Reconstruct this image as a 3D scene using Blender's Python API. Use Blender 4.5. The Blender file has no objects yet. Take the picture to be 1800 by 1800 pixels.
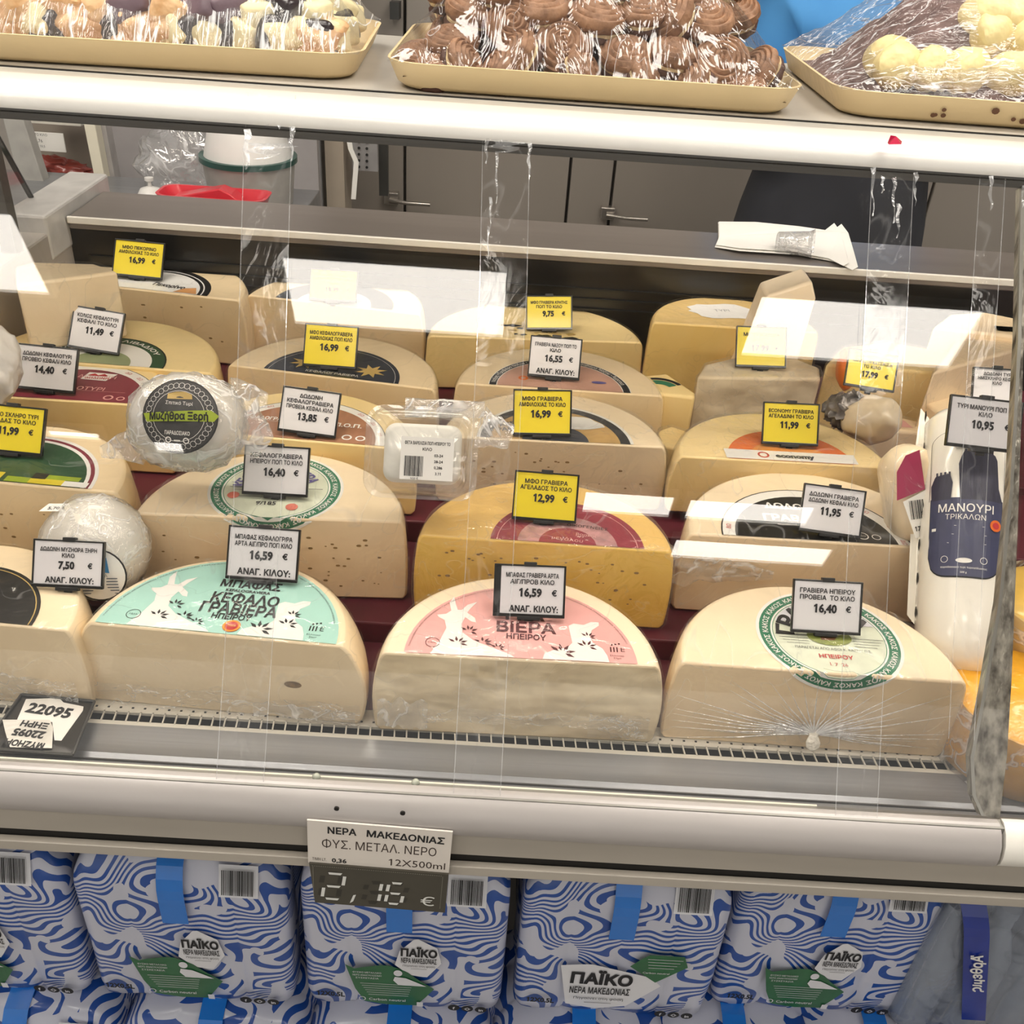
import bpy, bmesh, math, random
from math import sin, cos, pi, radians, atan2, sqrt, exp
from mathutils import Vector as V, Matrix, noise as mnoise
from mathutils.geometry import delaunay_2d_cdt
rnd = random.Random(7)
SC = bpy.context.scene
COL = SC.collection
# ------------------------------------------------------------------ camera
FPX = 1700.0; PITCH = radians(33); YAW = radians(1.0); ROLL = radians(4.15); CAM = V((0, 0, 1.6))
_X0 = V((cos(YAW), -sin(YAW), 0)); CF = V((sin(YAW)*cos(PITCH), cos(YAW)*cos(PITCH), -sin(PITCH))); _U0 = _X0.cross(CF)
CR = _X0*cos(ROLL) + _U0*sin(ROLL); CU = _U0*cos(ROLL) - _X0*sin(ROLL)
cd = bpy.data.cameras.new('camera'); cam = bpy.data.objects.new('camera', cd); COL.objects.link(cam)
cd.sensor_width = 36; cd.lens = 36*FPX/1800; cd.clip_start = 0.02
cam.matrix_world = Matrix(((CR.x, CU.x, -CF.x, CAM.x), (CR.y, CU.y, -CF.y, CAM.y), (CR.z, CU.z, -CF.z, CAM.z), (0, 0, 0, 1)))
SC.camera = cam
# ------------------------------------------------------------------ world, exposure
w = bpy.data.worlds.new('world'); SC.world = w; w.use_nodes = True
w.node_tree.nodes['Background'].inputs[0].default_value = (1, .96, .9, 1); w.node_tree.nodes['Background'].inputs[1].default_value = 0.62
SC.view_settings.view_transform = 'Standard'; SC.view_settings.look = 'None'; SC.view_settings.gamma = 1; SC.view_settings.exposure = 0.30
try: SC.view_settings.use_curve_mapping = False
except Exception: pass
SC.cycles.transparent_max_bounces = 32
SC.cycles.max_bounces = 8; SC.cycles.caustics_reflective = False; SC.cycles.caustics_refractive = False
PANEL_E = 11.0      # radiance of the ceiling luminaires
# ------------------------------------------------------------------ pixel -> world
def ray(x, y): return CF + CR*((x-900)/FPX) - CU*((y-900)/FPX)
def Pz(x, y, z): r = ray(x, y); return CAM + r*((z-CAM.z)/r.z)
def Py(x, y, Y): r = ray(x, y); return CAM + r*(Y/r.y)
def Pd(x, y, d): return CAM + ray(x, y)*d
GB = V((0, .56, .947)); GD = V((0, .305, .47)).normalized(); GN = V((0, -GD.z, GD.y))
def Pg(x, y, off=0.0):
    r = ray(x, y); g = GB + GN*off; return CAM + r*((g-CAM).dot(GN)/r.dot(GN))
# ------------------------------------------------------------------ materials
def lin(c):
    return tuple(((v/255)/12.92 if v/255 <= .04045 else ((v/255+.055)/1.055)**2.4) for v in c) + (1,)
def nt(name):
    m = bpy.data.materials.new(name); m.use_nodes = True; t = m.node_tree; t.nodes.clear()
    o = t.nodes.new('ShaderNodeOutputMaterial'); return m, t, o
def N(t, kind, **kw):
    n = t.nodes.new(kind)
    for k, v in kw.items():
        if k.startswith('i_'):
            n.inputs[k[2:].replace('_', ' ')].default_value = v
        else: setattr(n, k, v)
    return n
def objco(t, scale=(1, 1, 1), rot=(0, 0, 0)):
    tc = N(t, 'ShaderNodeTexCoord'); mp = N(t, 'ShaderNodeMapping'); mp.inputs['Scale'].default_value = scale; mp.inputs['Rotation'].default_value = rot
    t.links.new(tc.outputs['Object'], mp.inputs['Vector']); return mp.outputs['Vector']
MC = {}
def mat(name, col, rough=.5, metal=0, var=.06, vs=30, bump=0, bs=80, coat=0, stretch=(1, 1, 1), spec=.5, col2=None, bd=.004):
    if name in MC: return MC[name]
    m, t, o = nt(name); b = N(t, 'ShaderNodeBsdfPrincipled'); t.links.new(b.outputs[0], o.inputs[0])
    vec = objco(t, stretch)
    nz = N(t, 'ShaderNodeTexNoise', i_Scale=vs, i_Detail=3.0); t.links.new(vec, nz.inputs['Vector'])
    mx = N(t, 'ShaderNodeMix', data_type='RGBA')
    c = lin(col); d = lin(col2) if col2 else tuple(max(0, v*(1-var*3)) for v in c[:3]) + (1,)
    mx.inputs[6].default_value = c; mx.inputs[7].default_value = d
    rp = N(t, 'ShaderNodeMapRange'); rp.inputs[1].default_value = .35; rp.inputs[2].default_value = .7
    t.links.new(nz.outputs[0], rp.inputs[0]); t.links.new(rp.outputs[0], mx.inputs[0]); t.links.new(mx.outputs[2], b.inputs['Base Color'])
    b.inputs['Roughness'].default_value = rough; b.inputs['Metallic'].default_value = metal; b.inputs['Specular IOR Level'].default_value = spec
    if coat: b.inputs['Coat Weight'].default_value = coat; b.inputs['Coat Roughness'].default_value = .12
    if bump:
        n2 = N(t, 'ShaderNodeTexNoise', i_Scale=bs, i_Detail=2.0); t.links.new(vec, n2.inputs['Vector'])
        bp = N(t, 'ShaderNodeBump', i_Strength=bump, i_Distance=bd); t.links.new(n2.outputs[0], bp.inputs['Height'])
        t.links.new(bp.outputs[0], b.inputs['Normal'])
        if coat:
            n3 = N(t, 'ShaderNodeTexNoise', i_Scale=bs*.35, i_Detail=2.0, i_Distortion=1.5); t.links.new(vec, n3.inputs['Vector'])
            b3 = N(t, 'ShaderNodeBump', i_Strength=.8, i_Distance=.006); t.links.new(n3.outputs[0], b3.inputs['Height'])
            t.links.new(b3.outputs[0], b.inputs['Coat Normal'])
    MC[name] = m; return m
def emit(name, col, e):
    m, t, o = nt(name); s = N(t, 'ShaderNodeEmission', i_Strength=e); s.inputs[0].default_value = lin(col); t.links.new(s.outputs[0], o.inputs[0]); MC[name] = m; return m
def film(name, base=.05, edge=.35, streak=.4, sc=14, stretch=(1, 1, 1), rot=(0, 0, 0), tint=(245, 245, 245), width=.05, bump=.7, rough=.1, haze=0.0, dist=.006):
    """clear plastic: transparent + glossy, crinkled, with whitish crease lines and painted highlight streaks"""
    m, t, o = nt(name); L = t.links.new
    vec = objco(t, stretch, rot)
    nz = N(t, 'ShaderNodeTexNoise', i_Scale=sc, i_Detail=3.0, i_Distortion=1.2); L(vec, nz.inputs['Vector'])
    bp = N(t, 'ShaderNodeBump', i_Strength=bump, i_Distance=dist); L(nz.outputs[0], bp.inputs['Height'])
    gl = N(t, 'ShaderNodeBsdfAnisotropic', i_Roughness=rough); L(bp.outputs[0], gl.inputs['Normal'])
    tr = N(t, 'ShaderNodeBsdfTransparent')
    lw = N(t, 'ShaderNodeLayerWeight', i_Blend=.5); 
    pw = N(t, 'ShaderNodeMath', operation='POWER'); pw.inputs[1].default_value = 3; L(lw.outputs['Facing'], pw.inputs[0])
    ma = N(t, 'ShaderNodeMath', operation='MULTIPLY_ADD'); ma.inputs[1].default_value = edge; ma.inputs[2].default_value = base; L(pw.outputs[0], ma.inputs[0])
    m1 = N(t, 'ShaderNodeMixShader'); L(ma.outputs[0], m1.inputs[0]); L(tr.outputs[0], m1.inputs[1]); L(gl.outputs[0], m1.inputs[2])
    # crease lines and painted highlight streaks: |noise-.5| < width
    n2 = N(t, 'ShaderNodeTexNoise', i_Scale=sc*.8, i_Detail=2.5, i_Distortion=.6); L(vec, n2.inputs['Vector'])
    sb = N(t, 'ShaderNodeMath', operation='SUBTRACT'); sb.inputs[1].default_value = .5; L(n2.outputs[0], sb.inputs[0])
    ab = N(t, 'ShaderNodeMath', operation='ABSOLUTE'); L(sb.outputs[0], ab.inputs[0])
    mr = N(t, 'ShaderNodeMapRange'); mr.inputs[1].default_value = 0; mr.inputs[2].default_value = width; mr.inputs[3].default_value = streak; mr.inputs[4].default_value = haze; L(ab.outputs[0], mr.inputs[0])
    df = N(t, 'ShaderNodeBsdfDiffuse'); df.inputs[0].default_value = lin(tint)
    m2 = N(t, 'ShaderNodeMixShader'); L(mr.outputs[0], m2.inputs[0]); L(m1.outputs[0], m2.inputs[1]); L(df.outputs[0], m2.inputs[2])
    L(m2.outputs[0], o.inputs[0]); MC[name] = m; return m
def glassmat(name, base=.04, tint=(250, 252, 250)):
    m, t, o = nt(name); L = t.links.new
    gl = N(t, 'ShaderNodeBsdfAnisotropic', i_Roughness=0.0); tr = N(t, 'ShaderNodeBsdfTransparent'); tr.inputs[0].default_value = lin(tint)
    lw = N(t, 'ShaderNodeLayerWeight', i_Blend=.5); pw = N(t, 'ShaderNodeMath', operation='POWER'); pw.inputs[1].default_value = 4; L(lw.outputs['Facing'], pw.inputs[0])
    ma = N(t, 'ShaderNodeMath', operation='MULTIPLY_ADD'); ma.inputs[1].default_value = .5; ma.inputs[2].default_value = base; L(pw.outputs[0], ma.inputs[0])
    m1 = N(t, 'ShaderNodeMixShader'); L(ma.outputs[0], m1.inputs[0]); L(tr.outputs[0], m1.inputs[1]); L(gl.outputs[0], m1.inputs[2]); L(m1.outputs[0], o.inputs[0]); MC[name] = m; return m
def stripemat(name):
    """white shrink film printed with blue contour waves"""
    m, t, o = nt(name); L = t.links.new; b = N(t, 'ShaderNodeBsdfPrincipled'); L(b.outputs[0], o.inputs[0])
    vec = objco(t, (1, .7, 1))
    nz = N(t, 'ShaderNodeTexNoise', i_Scale=11.0, i_Detail=0.3, i_Distortion=.5); L(vec, nz.inputs['Vector'])
    sp = N(t, 'ShaderNodeSeparateXYZ'); L(vec, sp.inputs[0])
    az = N(t, 'ShaderNodeMath', operation='MULTIPLY_ADD'); az.inputs[1].default_value = 42.0; L(sp.outputs[2], az.inputs[0])
    mu = N(t, 'ShaderNodeMath', operation='MULTIPLY'); mu.inputs[1].default_value = 17.0; L(nz.outputs[0], mu.inputs[0]); L(mu.outputs[0], az.inputs[2])
    fr = N(t, 'ShaderNodeMath', operation='FRACT'); L(az.outputs[0], fr.inputs[0])
    gt = N(t, 'ShaderNodeMath', operation='GREATER_THAN'); gt.inputs[1].default_value = .52; L(fr.outputs[0], gt.inputs[0])
    n2 = N(t, 'ShaderNodeTexNoise', i_Scale=26.0, i_Detail=0.0); L(vec, n2.inputs['Vector'])
    g2 = N(t, 'ShaderNodeMath', operation='LESS_THAN'); g2.inputs[1].default_value = .61; L(n2.outputs[0], g2.inputs[0])
    mm = N(t, 'ShaderNodeMath', operation='MULTIPLY'); L(gt.outputs[0], mm.inputs[0]); L(g2.outputs[0], mm.inputs[1])
    mx = N(t, 'ShaderNodeMix', data_type='RGBA'); mx.inputs[6].default_value = lin((200, 202, 216)); mx.inputs[7].default_value = lin((22, 74, 156)); L(mm.outputs[0], mx.inputs[0]); L(mx.outputs[2], b.inputs['Base Color'])
    b.inputs['Roughness'].default_value = .35; b.inputs['Coat Weight'].default_value = .5; b.inputs['Coat Roughness'].default_value = .15
    n3 = N(t, 'ShaderNodeTexNoise', i_Scale=22.0, i_Detail=2.0); L(vec, n3.inputs['Vector'])
    bp = N(t, 'ShaderNodeBump', i_Strength=.5, i_Distance=.006); L(n3.outputs[0], bp.inputs['Height']); L(bp.outputs[0], b.inputs['Normal']); L(bp.outputs[0], b.inputs['Coat Normal'])
    MC[name] = m; return m
# ------------------------------------------------------------------ geometry helpers
class G:
    def __init__(s): s.v = []; s.f = []; s.m = []
    def add(s, vs, fs, mi=0, T=None):
        n = len(s.v); s.v += [tuple(T(V(p)) if T else p) for p in vs]
        for f in fs: s.f.append([i+n for i in f]); s.m.append(mi)
        return s
    def box(s, x0, x1, y0, y1, z0, z1, mi=0, T=None):
        return s.add([(x0, y0, z0), (x1, y0, z0), (x1, y1, z0), (x0, y1, z0), (x0, y0, z1), (x1, y0, z1), (x1, y1, z1), (x0, y1, z1)],
                     [(0, 3, 2, 1), (4, 5, 6, 7), (0, 1, 5, 4), (1, 2, 6, 5), (2, 3, 7, 6), (3, 0, 4, 7)], mi, T)
    def ext_x(s, prof, x0, x1, mi=0, closed=True):      # prof: (y,z) listed
        n = len(prof); vs = [(x0, y, z) for y, z in prof] + [(x1, y, z) for y, z in prof]
        fs = [(i, (i+1) % n, n+(i+1) % n, n+i) for i in range(n if closed else n-1)]
        if closed: fs += [list(range(n))[::-1], list(range(n, 2*n))]
        return s.add(vs, fs, mi)
    def slab(s, a, b, mi=0):      # a, b : equal-length rings of points; closed solid between
        n = len(a); fs = [(i, (i+1) % n, n+(i+1) % n, n+i) for i in range(n)] + [list(range(n))[::-1], list(range(n, 2*n))]
        return s.add(list(a)+list(b), fs, mi)
    def loft(s, rings, mi=0, cap0=True, cap1=True, closed=True, T=None):
        n = len(rings[0]); vs = [p for r in rings for p in r]; fs = []
        for k in range(len(rings)-1):
            for i in range(n if closed else n-1):
                j = (i+1) % n; fs.append((k*n+i, k*n+j, (k+1)*n+j, (k+1)*n+i))
        if cap0: fs.append(list(range(n))[::-1])
        if cap1: fs.append([(len(rings)-1)*n+i for i in range(n)])
        return s.add(vs, fs, mi, T)
    def rev(s, prof, n=24, mi=0, T=None, cap0=True, cap1=True):   # prof (r,z)
        return s.loft([[(r*cos(2*pi*i/n), r*sin(2*pi*i/n), z) for i in range(n)] for r, z in prof], mi, cap0, cap1, True, T)
    def tube(s, path, r, n=8, mi=0, cap=True):
        rings = []; path = [V(p) for p in path]
        for k, p in enumerate(path):
            d = (path[min(k+1, len(path)-1)]-path[max(k-1, 0)]).normalized()
            a = d.orthogonal().normalized() if k == 0 else (a0-d*a0.dot(d)).normalized()
            a0 = a; b = d.cross(a); rr = r[k] if isinstance(r, (list, tuple)) else r
            rings.append([tuple(p+a*rr*cos(2*pi*i/n)+b*rr*sin(2*pi*i/n)) for i in range(n)])
        return s.loft(rings, mi, cap, cap)
    def grid(s, fn, nu, nv, mi=0):
        vs = [tuple(fn(i/nu, j/nv)) for j in range(nv+1) for i in range(nu+1)]
        return s.add(vs, [(j*(nu+1)+i, j*(nu+1)+i+1, (j+1)*(nu+1)+i+1, (j+1)*(nu+1)+i) for j in range(nv) for i in range(nu)], mi)
def props(o, label=None, cat=None, group=None, kind=None):
    if label: o['label'] = label
    if cat: o['category'] = cat
    if group: o['group'] = group
    if kind: o['kind'] = kind
    return o
def obj(name, g, mats, parent=None, smooth=0, bevel=0, bseg=2, loc=None, mw=None, subd=0, **kw):
    me = bpy.data.meshes.new(name); me.from_pydata(g.v, [], g.f); mats = mats if isinstance(mats, (list, tuple)) else [mats]
    for m in mats: me.materials.append(m)
    me.polygons.foreach_set('material_index', g.m)
    bm = bmesh.new(); bm.from_mesh(me); bmesh.ops.recalc_face_normals(bm, faces=bm.faces); bm.to_mesh(me); bm.free()
    if smooth:
        me.polygons.foreach_set('use_smooth', [True]*len(me.polygons)); me.set_sharp_from_angle(angle=radians(smooth))
    o = bpy.data.objects.new(name, me); COL.objects.link(o)
    if parent: o.parent = parent
    if loc is not None: o.location = loc
    if mw is not None: o.matrix_world = mw
    if bevel:
        b = o.modifiers.new('bevel', 'BEVEL'); b.width = bevel; b.segments = bseg; b.limit_method = 'ANGLE'; b.angle_limit = radians(40); b.harden_normals = False
    if subd: s_ = o.modifiers.new('sub', 'SUBSURF'); s_.levels = subd; s_.render_levels = subd
    return props(o, **kw)
def thing(name, label, cat, loc=(0, 0, 0), rotz=0, group=None, mw=None):
    o = bpy.data.objects.new(name, None); COL.objects.link(o); o.empty_display_size = .02
    if mw is not None: o.matrix_world = mw
    else: o.location = loc; o.rotation_euler = (0, 0, rotz)
    return props(o, label, cat, group)
def dup(root, mw, label=None):
    r = root.copy(); COL.objects.link(r); r.matrix_world = mw
    if label: r['label'] = label
    for ch in list(root.children):
        c = ch.copy(); COL.objects.link(c); c.parent = r
        for g_ in list(ch.children):
            d = g_.copy(); COL.objects.link(d); d.parent = c
    return r
def frame(o, x, y, z=None):     # matrix with given axes
    z = z or x.cross(y); return Matrix(((x.x, y.x, z.x, o.x), (x.y, y.y, z.y, o.y), (x.z, y.z, z.z, o.z), (0, 0, 0, 1)))
def facing(px, py, d, roll=0.0):   # local X right, Z up, -Y towards the viewer
    o = Pd(px, py, d); x = CR*cos(roll)+CU*sin(roll); z = CU*cos(roll)-CR*sin(roll); return frame(o, x, z.cross(x), z)
# ------------------------------------------------------------------ text (non-zero winding fill of the built-in font)
TC = {}
def text_geo(body, off=0.0):
    key = (body, off)
    if key in TC: return TC[key]
    c = bpy.data.curves.new('t', 'FONT'); c.body = body; c.size = 1; c.offset = off; c.resolution_u = 2; c.fill_mode = 'NONE'; c.align_x = 'LEFT'
    o = bpy.data.objects.new('t', c); COL.objects.link(o)
    dg = bpy.context.evaluated_depsgraph_get(); dg.update(); m = o.evaluated_get(dg).to_mesh()
    vs = [(v.co.x, v.co.y) for v in m.vertices]; es = [tuple(e.vertices) for e in m.edges]
    nb = {}
    for a, b in es: nb.setdefault(a, []).append(b); nb.setdefault(b, []).append(a)
    seen = set(); loops = []
    for s in range(len(vs)):
        if s in seen or s not in nb: continue
        L = [s]; seen.add(s); n = ([k for k in nb[s] if k == s+1] or nb[s])[0]
        while n not in seen:
            L.append(n); seen.add(n); k = [q for q in nb[n] if q not in seen]
            if not k: break
            n = k[0]
        if len(L) > 2: loops.append(L)
    bpy.data.objects.remove(o); bpy.data.curves.remove(c)
    sg = []
    def area(L): return sum(vs[L[i]][0]*vs[L[(i+1) % len(L)]][1]-vs[L[(i+1) % len(L)]][0]*vs[L[i]][1] for i in range(len(L)))
    def inside(p, L):
        c_ = False
        for i in range(len(L)):
            a, b = vs[L[i-1]], vs[L[i]]
            if (a[1] > p[1]) != (b[1] > p[1]) and p[0] < (b[0]-a[0])*(p[1]-a[1])/(b[1]-a[1])+a[0]: c_ = not c_
        return c_
    if '1' in body:      # the built-in digit one is a bare bar: give it its flag
        for L in list(loops):
            if len(L) == 4:
                xs = [vs[i][0] for i in L]; ys = [vs[i][1] for i in L]
                if max(xs)-min(xs) > .094 and abs(max(ys)-.682) < .01 and min(ys) < .01:
                    n0 = len(vs); x_ = min(xs)+.02; q4 = [(x_-.16, .50), (x_, .575), (x_+.03, .682), (x_-.02, .682), (x_-.07, .62), (x_-.16, .575)]
                    if ((area(L) > 0) != (sum(q4[k-1][0]*q4[k][1]-q4[k][0]*q4[k-1][1] for k in range(6)) > 0)): q4 = q4[::-1]
                    vs += q4; loops.append(list(range(n0, n0+6)))
    if off:
        nv = list(vs); AR = [area(L) for L in loops]
        for li, L in enumerate(loops):
            hole = any(AR[k]*AR[li] < 0 and abs(AR[k]) > abs(AR[li]) and inside(vs[L[0]], M_) for k, M_ in enumerate(loops) if k != li)
            fl = -1 if (AR[li] > 0) != hole else 1
            A = sum(vs[L[i]][0]*vs[L[(i+1) % len(L)]][1]-vs[L[(i+1) % len(L)]][0]*vs[L[i]][1] for i in range(len(L)))
            for i in range(len(L)):
                p, q, r0 = V(vs[L[i-1]]), V(vs[L[i]]), V(vs[L[(i+1) % len(L)]])
                a, b = (q-p), (r0-q)
                if a.length < 1e-7 or b.length < 1e-7: continue
                a.normalize(); b.normalize(); n1 = V((-a.y, a.x)); n2 = V((-b.y, b.x)); m_ = n1+n2
                if m_.length < .2: m_ = n1
                m_.normalize(); k = fl*off/max(.5, m_.dot(n1)); nv[L[i]] = tuple(q+m_*k)
        vs = nv
    ed = [(L[k-1], L[k]) for L in loops for k in range(len(L))]
    r = delaunay_2d_cdt([V(v) for v in vs], ed, [], 0, 1e-6, True)
    pts = [tuple(v) for v in r[0]]; segs = [(vs[a], vs[b]) for a, b in ed]; out = []
    for f in r[2]:
        cx = sum(pts[q][0] for q in f)/len(f); cy = sum(pts[q][1] for q in f)/len(f); wn = 0
        for a, b in segs:
            if (a[1] > cy) != (b[1] > cy):
                if cx < (b[0]-a[0])*(cy-a[1])/(b[1]-a[1])+a[0]: wn += 1 if b[1] > a[1] else -1
        if wn: out.append(list(f))
    x0 = min(p[0] for p in pts); x1 = max(p[0] for p in pts)
    TC[key] = ([(p[0]-x0, p[1]) for p in pts], out, x1-x0); return TC[key]
def text(g, body, cx, cy, size, T, maxw=None, off=0.0, align='C', mi=0, sx=1.0, rot=0.0, arc=None, mirror=False):
    """cap height = size; cy is the vertical centre of the capitals; T maps (x,y)->3D point"""
    pts, fs, w_ = text_geo(body, off); k = size/.73; kx = k*sx
    if maxw and w_*kx > maxw: kx = maxw/w_
    x0 = {'C': -w_*kx/2, 'L': 0, 'R': -w_*kx}[align]; cr, sr = cos(rot), sin(rot); out = []
    for x, y in pts:
        X = x0+x*kx; Y = (y-.365)*k
        if mirror: X = -X
        if arc:
            R = arc; a = pi/2 - X/abs(R)*(1 if R > 0 else -1)
            if R > 0: X, Y = (R+Y)*cos(a), (R+Y)*sin(a)
            else: a = -pi/2 + X/abs(R); X, Y = (abs(R)-Y)*cos(a), (abs(R)-Y)*sin(a)
        X, Y = X*cr-Y*sr, X*sr+Y*cr
        out.append(T(cx+X, cy+Y))
    g.add(out, fs, mi)
def poly(g, pts, T, mi=0): g.add([T(x, y) for x, y in pts], [list(range(len(pts)))], mi)
def rect(g, x0, x1, y0, y1, T, mi=0): poly(g, [(x0, y0), (x1, y0), (x1, y1), (x0, y1)], T, mi)
def disc(g, cx, cy, rx, ry, T, mi=0, n=20): poly(g, [(cx+rx*cos(2*pi*i/n), cy+ry*sin(2*pi*i/n)) for i in range(n)], T, mi)
def ring2(g, cx, cy, r0, r1, T, mi=0, n=28, a0=0, a1=2*pi):
    p = [a0+(a1-a0)*i/n for i in range(n+1)]
    g.add([T(cx+r0*cos(a), cy+r0*sin(a)) for a in p]+[T(cx+r1*cos(a), cy+r1*sin(a)) for a in p], [(i, i+1, n+2+i, n+1+i) for i in range(n)], mi)
def bars(g, x0, x1, y0, y1, T, mi=0, seed=1, n=26):
    r = random.Random(seed); x = x0; u = (x1-x0)/n/1.6
    while x < x1-u*2:
        w_ = u*r.choice([.6, .6, 1.1, 1.6]); rect(g, x, x+w_, y0, y1, T, mi); x += w_+u*r.choice([.5, .7, 1.0])
def cpoly(g, pts, T, mi=0, nx=18):   # polygon as vertical strips so it follows the cylinder
    xs = sorted(set([p[0] for p in pts])); x0, x1 = xs[0], xs[-1]; xs = [x0+(x1-x0)*k/nx for k in range(nx+1)]
    def span(x):
        x = min(max(x, x0+1e-7), x1-1e-7); ys = []
        for i in range(len(pts)):
            (ax_, ay), (bx, by) = pts[i], pts[(i+1) % len(pts)]
            if (ax_ <= x < bx) or (bx <= x < ax_): ys.append(ay+(by-ay)*(x-ax_)/(bx-ax_))
        return (min(ys), max(ys)) if ys else (0, 0)
    sp = [span(x) for x in xs]
    g.add([T(x, s[0]) for x, s in zip(xs, sp)]+[T(x, s[1]) for x, s in zip(xs, sp)], [(i, i+1, nx+2+i, nx+1+i) for i in range(nx)], mi)
# ------------------------------------------------------------------ common materials
BLACK = mat('black_plastic', (24, 24, 24), .35, var=.03)
INK = mat('black_print', (26, 26, 28), .6, var=0)
DGREY = mat('dark_grey_plastic', (60, 60, 58), .45)
WCARD = mat('white_card', (226, 224, 226), .35, var=.01, coat=.4)
YCARD = mat('yellow_card', (236, 214, 40), .35, var=.01, coat=.4)
PAPER = mat('white_paper', (246, 244, 238), .75, var=.01, bump=.25, bs=40)
ALU = mat('brushed_aluminium', (158, 160, 163), .30, .6, var=.05, vs=12, stretch=(.15, 6, 6), bump=.04, bs=60)
ALUD = mat('dark_aluminium', (110, 108, 104), .35, .6, var=.05, stretch=(.2, 5, 5))
LACQ = mat('grey_lacquer_metal', (172, 166, 158), .38, .1, var=.03, vs=8, stretch=(.5, 3, 3))
LACQ2 = mat('warm_grey_fascia', (176, 168, 156), .42, .05, var=.035, vs=10, stretch=(.6, 3, 3))
BUMPER = mat('bumper_profile', (176, 170, 166), .35, .15, var=.02, stretch=(.4, 3, 3))
WHITE = mat('white_enamel', (236, 232, 222), .3, 0, var=.02, coat=.3)
WSTRIP = mat('cream_seal_strip', (240, 238, 220), .5, 0, var=.02)
SHELF = mat('stainless_shelf', (142, 134, 128), .3, .45, var=.04, vs=9, stretch=(.3, 4, 4))
BACKW = mat('black_back_wall', (34, 33, 32), .28, 0, var=.15, vs=25, stretch=(.4, 2, 2), coat=.3)
MATB = mat('burgundy_mat', (88, 22, 38), .55, 0, var=.08)
GRILLE = mat('white_grille_plastic', (214, 210, 198), .4, 0, var=.02)
DARK = mat('dark_recess', (20, 17, 12), .8)
GLASS = glassmat('case_glass', .042, (254, 253, 252))
FILM = film('cling_film', base=.045, edge=.12, streak=.10, sc=16, width=.006, bump=.9, rough=.12)
FILMS = film('cling_film_stretched', base=.045, edge=.15, streak=.14, sc=20, stretch=(1, .25, 1), rot=(0, 0, .5), width=.008, bump=.9)
FILMW = film('crumpled_clear_film', base=.14, edge=.5, streak=.6, sc=34, width=.04, bump=1, rough=.14, haze=.12)
FILMH = film('thick_clear_film', base=.08, edge=.2, streak=.16, sc=26, width=.010, bump=1, rough=.12, haze=.03)
TAPE = film('clear_tape', base=.03, edge=.1, streak=.06, sc=30, stretch=(1, 1, .2), width=.02, bump=.2, haze=.008)
TAPEE = film('tape_edge', base=.2, edge=.1, streak=.22, sc=20, width=.3, haze=.05, bump=.1)
ORANGE = mat('orange_print', (226, 110, 30), .5, var=.02); RED = mat('red_print', (190, 45, 50), .5, var=.02)
GREENR = mat('green_ring_print', (45, 120, 88), .5, var=.03); GOLD = mat('gold_print', (200, 170, 100), .5, var=.05)
LW = mat('label_white', (236, 234, 228), .45, var=.01); LPUR = mat('purple_print', (96, 90, 150), .5)
MINT = mat('mint_label', (168, 215, 202), .45, var=.02); PINK = mat('pink_label', (230, 170, 165), .45, var=.02)
BURG = mat('burgundy_label', (132, 48, 62), .45, var=.04); LBLK = mat('black_label', (28, 28, 28), .4, var=.1, vs=60)
NAVY = mat('navy_label', (34, 42, 56), .4, var=.04); BROWN = mat('brown_label', (168, 120, 92), .5, var=.06, vs=120, stretch=(1, .2, 1)); SALM = mat('salmon_label', (206, 160, 140), .5, var=.05)
TAN = mat('tan_print', (205, 165, 95), .5, var=.08); DGREEN = mat('dark_green_label', (40, 78, 48), .5, var=.05); LIME = mat('lime_print', (150, 170, 40), .5, var=.05); YEL = mat('yellow_print', (220, 200, 50), .5)
BLUEP = mat('blue_print', (60, 130, 180), .5)
PASTE = {
 'cream': mat('paste_cream', (242, 219, 176), .5, var=.035, vs=14, bump=.1, bs=70, coat=.25, col2=(234, 208, 161)),
 'ivory': mat('paste_ivory', (243, 224, 189), .5, var=.03, vs=10, bump=.12, bs=60, coat=.25, col2=(234, 212, 174)),
 'white': mat('paste_shaded_voids', (241, 225, 193), .5, var=.06, vs=22, bump=.8, bs=20, bd=.014, coat=.25, col2=(214, 194, 158), stretch=(.8, 1, 1.15)),  # darker mottling paints the shading of dents into the cut face
 'yellow': mat('paste_yellow', (244, 204, 98), .5, var=.05, vs=18, bump=.15, bs=70, coat=.3, col2=(236, 190, 78)),
 'butter': mat('paste_butter', (246, 219, 156), .5, var=.04, vs=16, bump=.12, bs=70, coat=.3, col2=(238, 208, 139)),
 'gold': mat('paste_gold', (247, 214, 136), .5, var=.04, vs=16, bump=.12, bs=70, coat=.3, col2=(242, 204, 118)),
 'peach': mat('paste_peach', (244, 221, 184), .5, var=.04, vs=14, bump=.1, bs=70, coat=.3, col2=(238, 212, 172)),
}
RIND = {
 'cream': mat('rind_cream', (247, 223, 180), .42, var=.03, vs=12, bump=.08, bs=40, coat=.4),
 'ivory': mat('rind_ivory', (248, 227, 189), .42, var=.03, vs=12, bump=.08, bs=40, coat=.4),
 'white': mat('rind_pale', (248, 229, 197), .42, var=.03, vs=12, bump=.08, bs=40, coat=.4),
 'yellow': mat('rind_yellow', (244, 202, 115), .42, var=.05, vs=12, bump=.08, bs=40, coat=.4),
 'butter': mat('rind_butter', (248, 221, 159), .42, var=.04, vs=12, bump=.08, bs=40, coat=.4),
 'gold': mat('rind_gold', (246, 212, 142), .42, var=.04, vs=12, bump=.08, bs=40, coat=.4),
 'peach': mat('rind_peach', (247, 227, 192), .42, var=.04, vs=12, bump=.08, bs=40, coat=.4),
}
SPECK = mat('cheese_pits', (150, 118, 70), .7)
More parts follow.
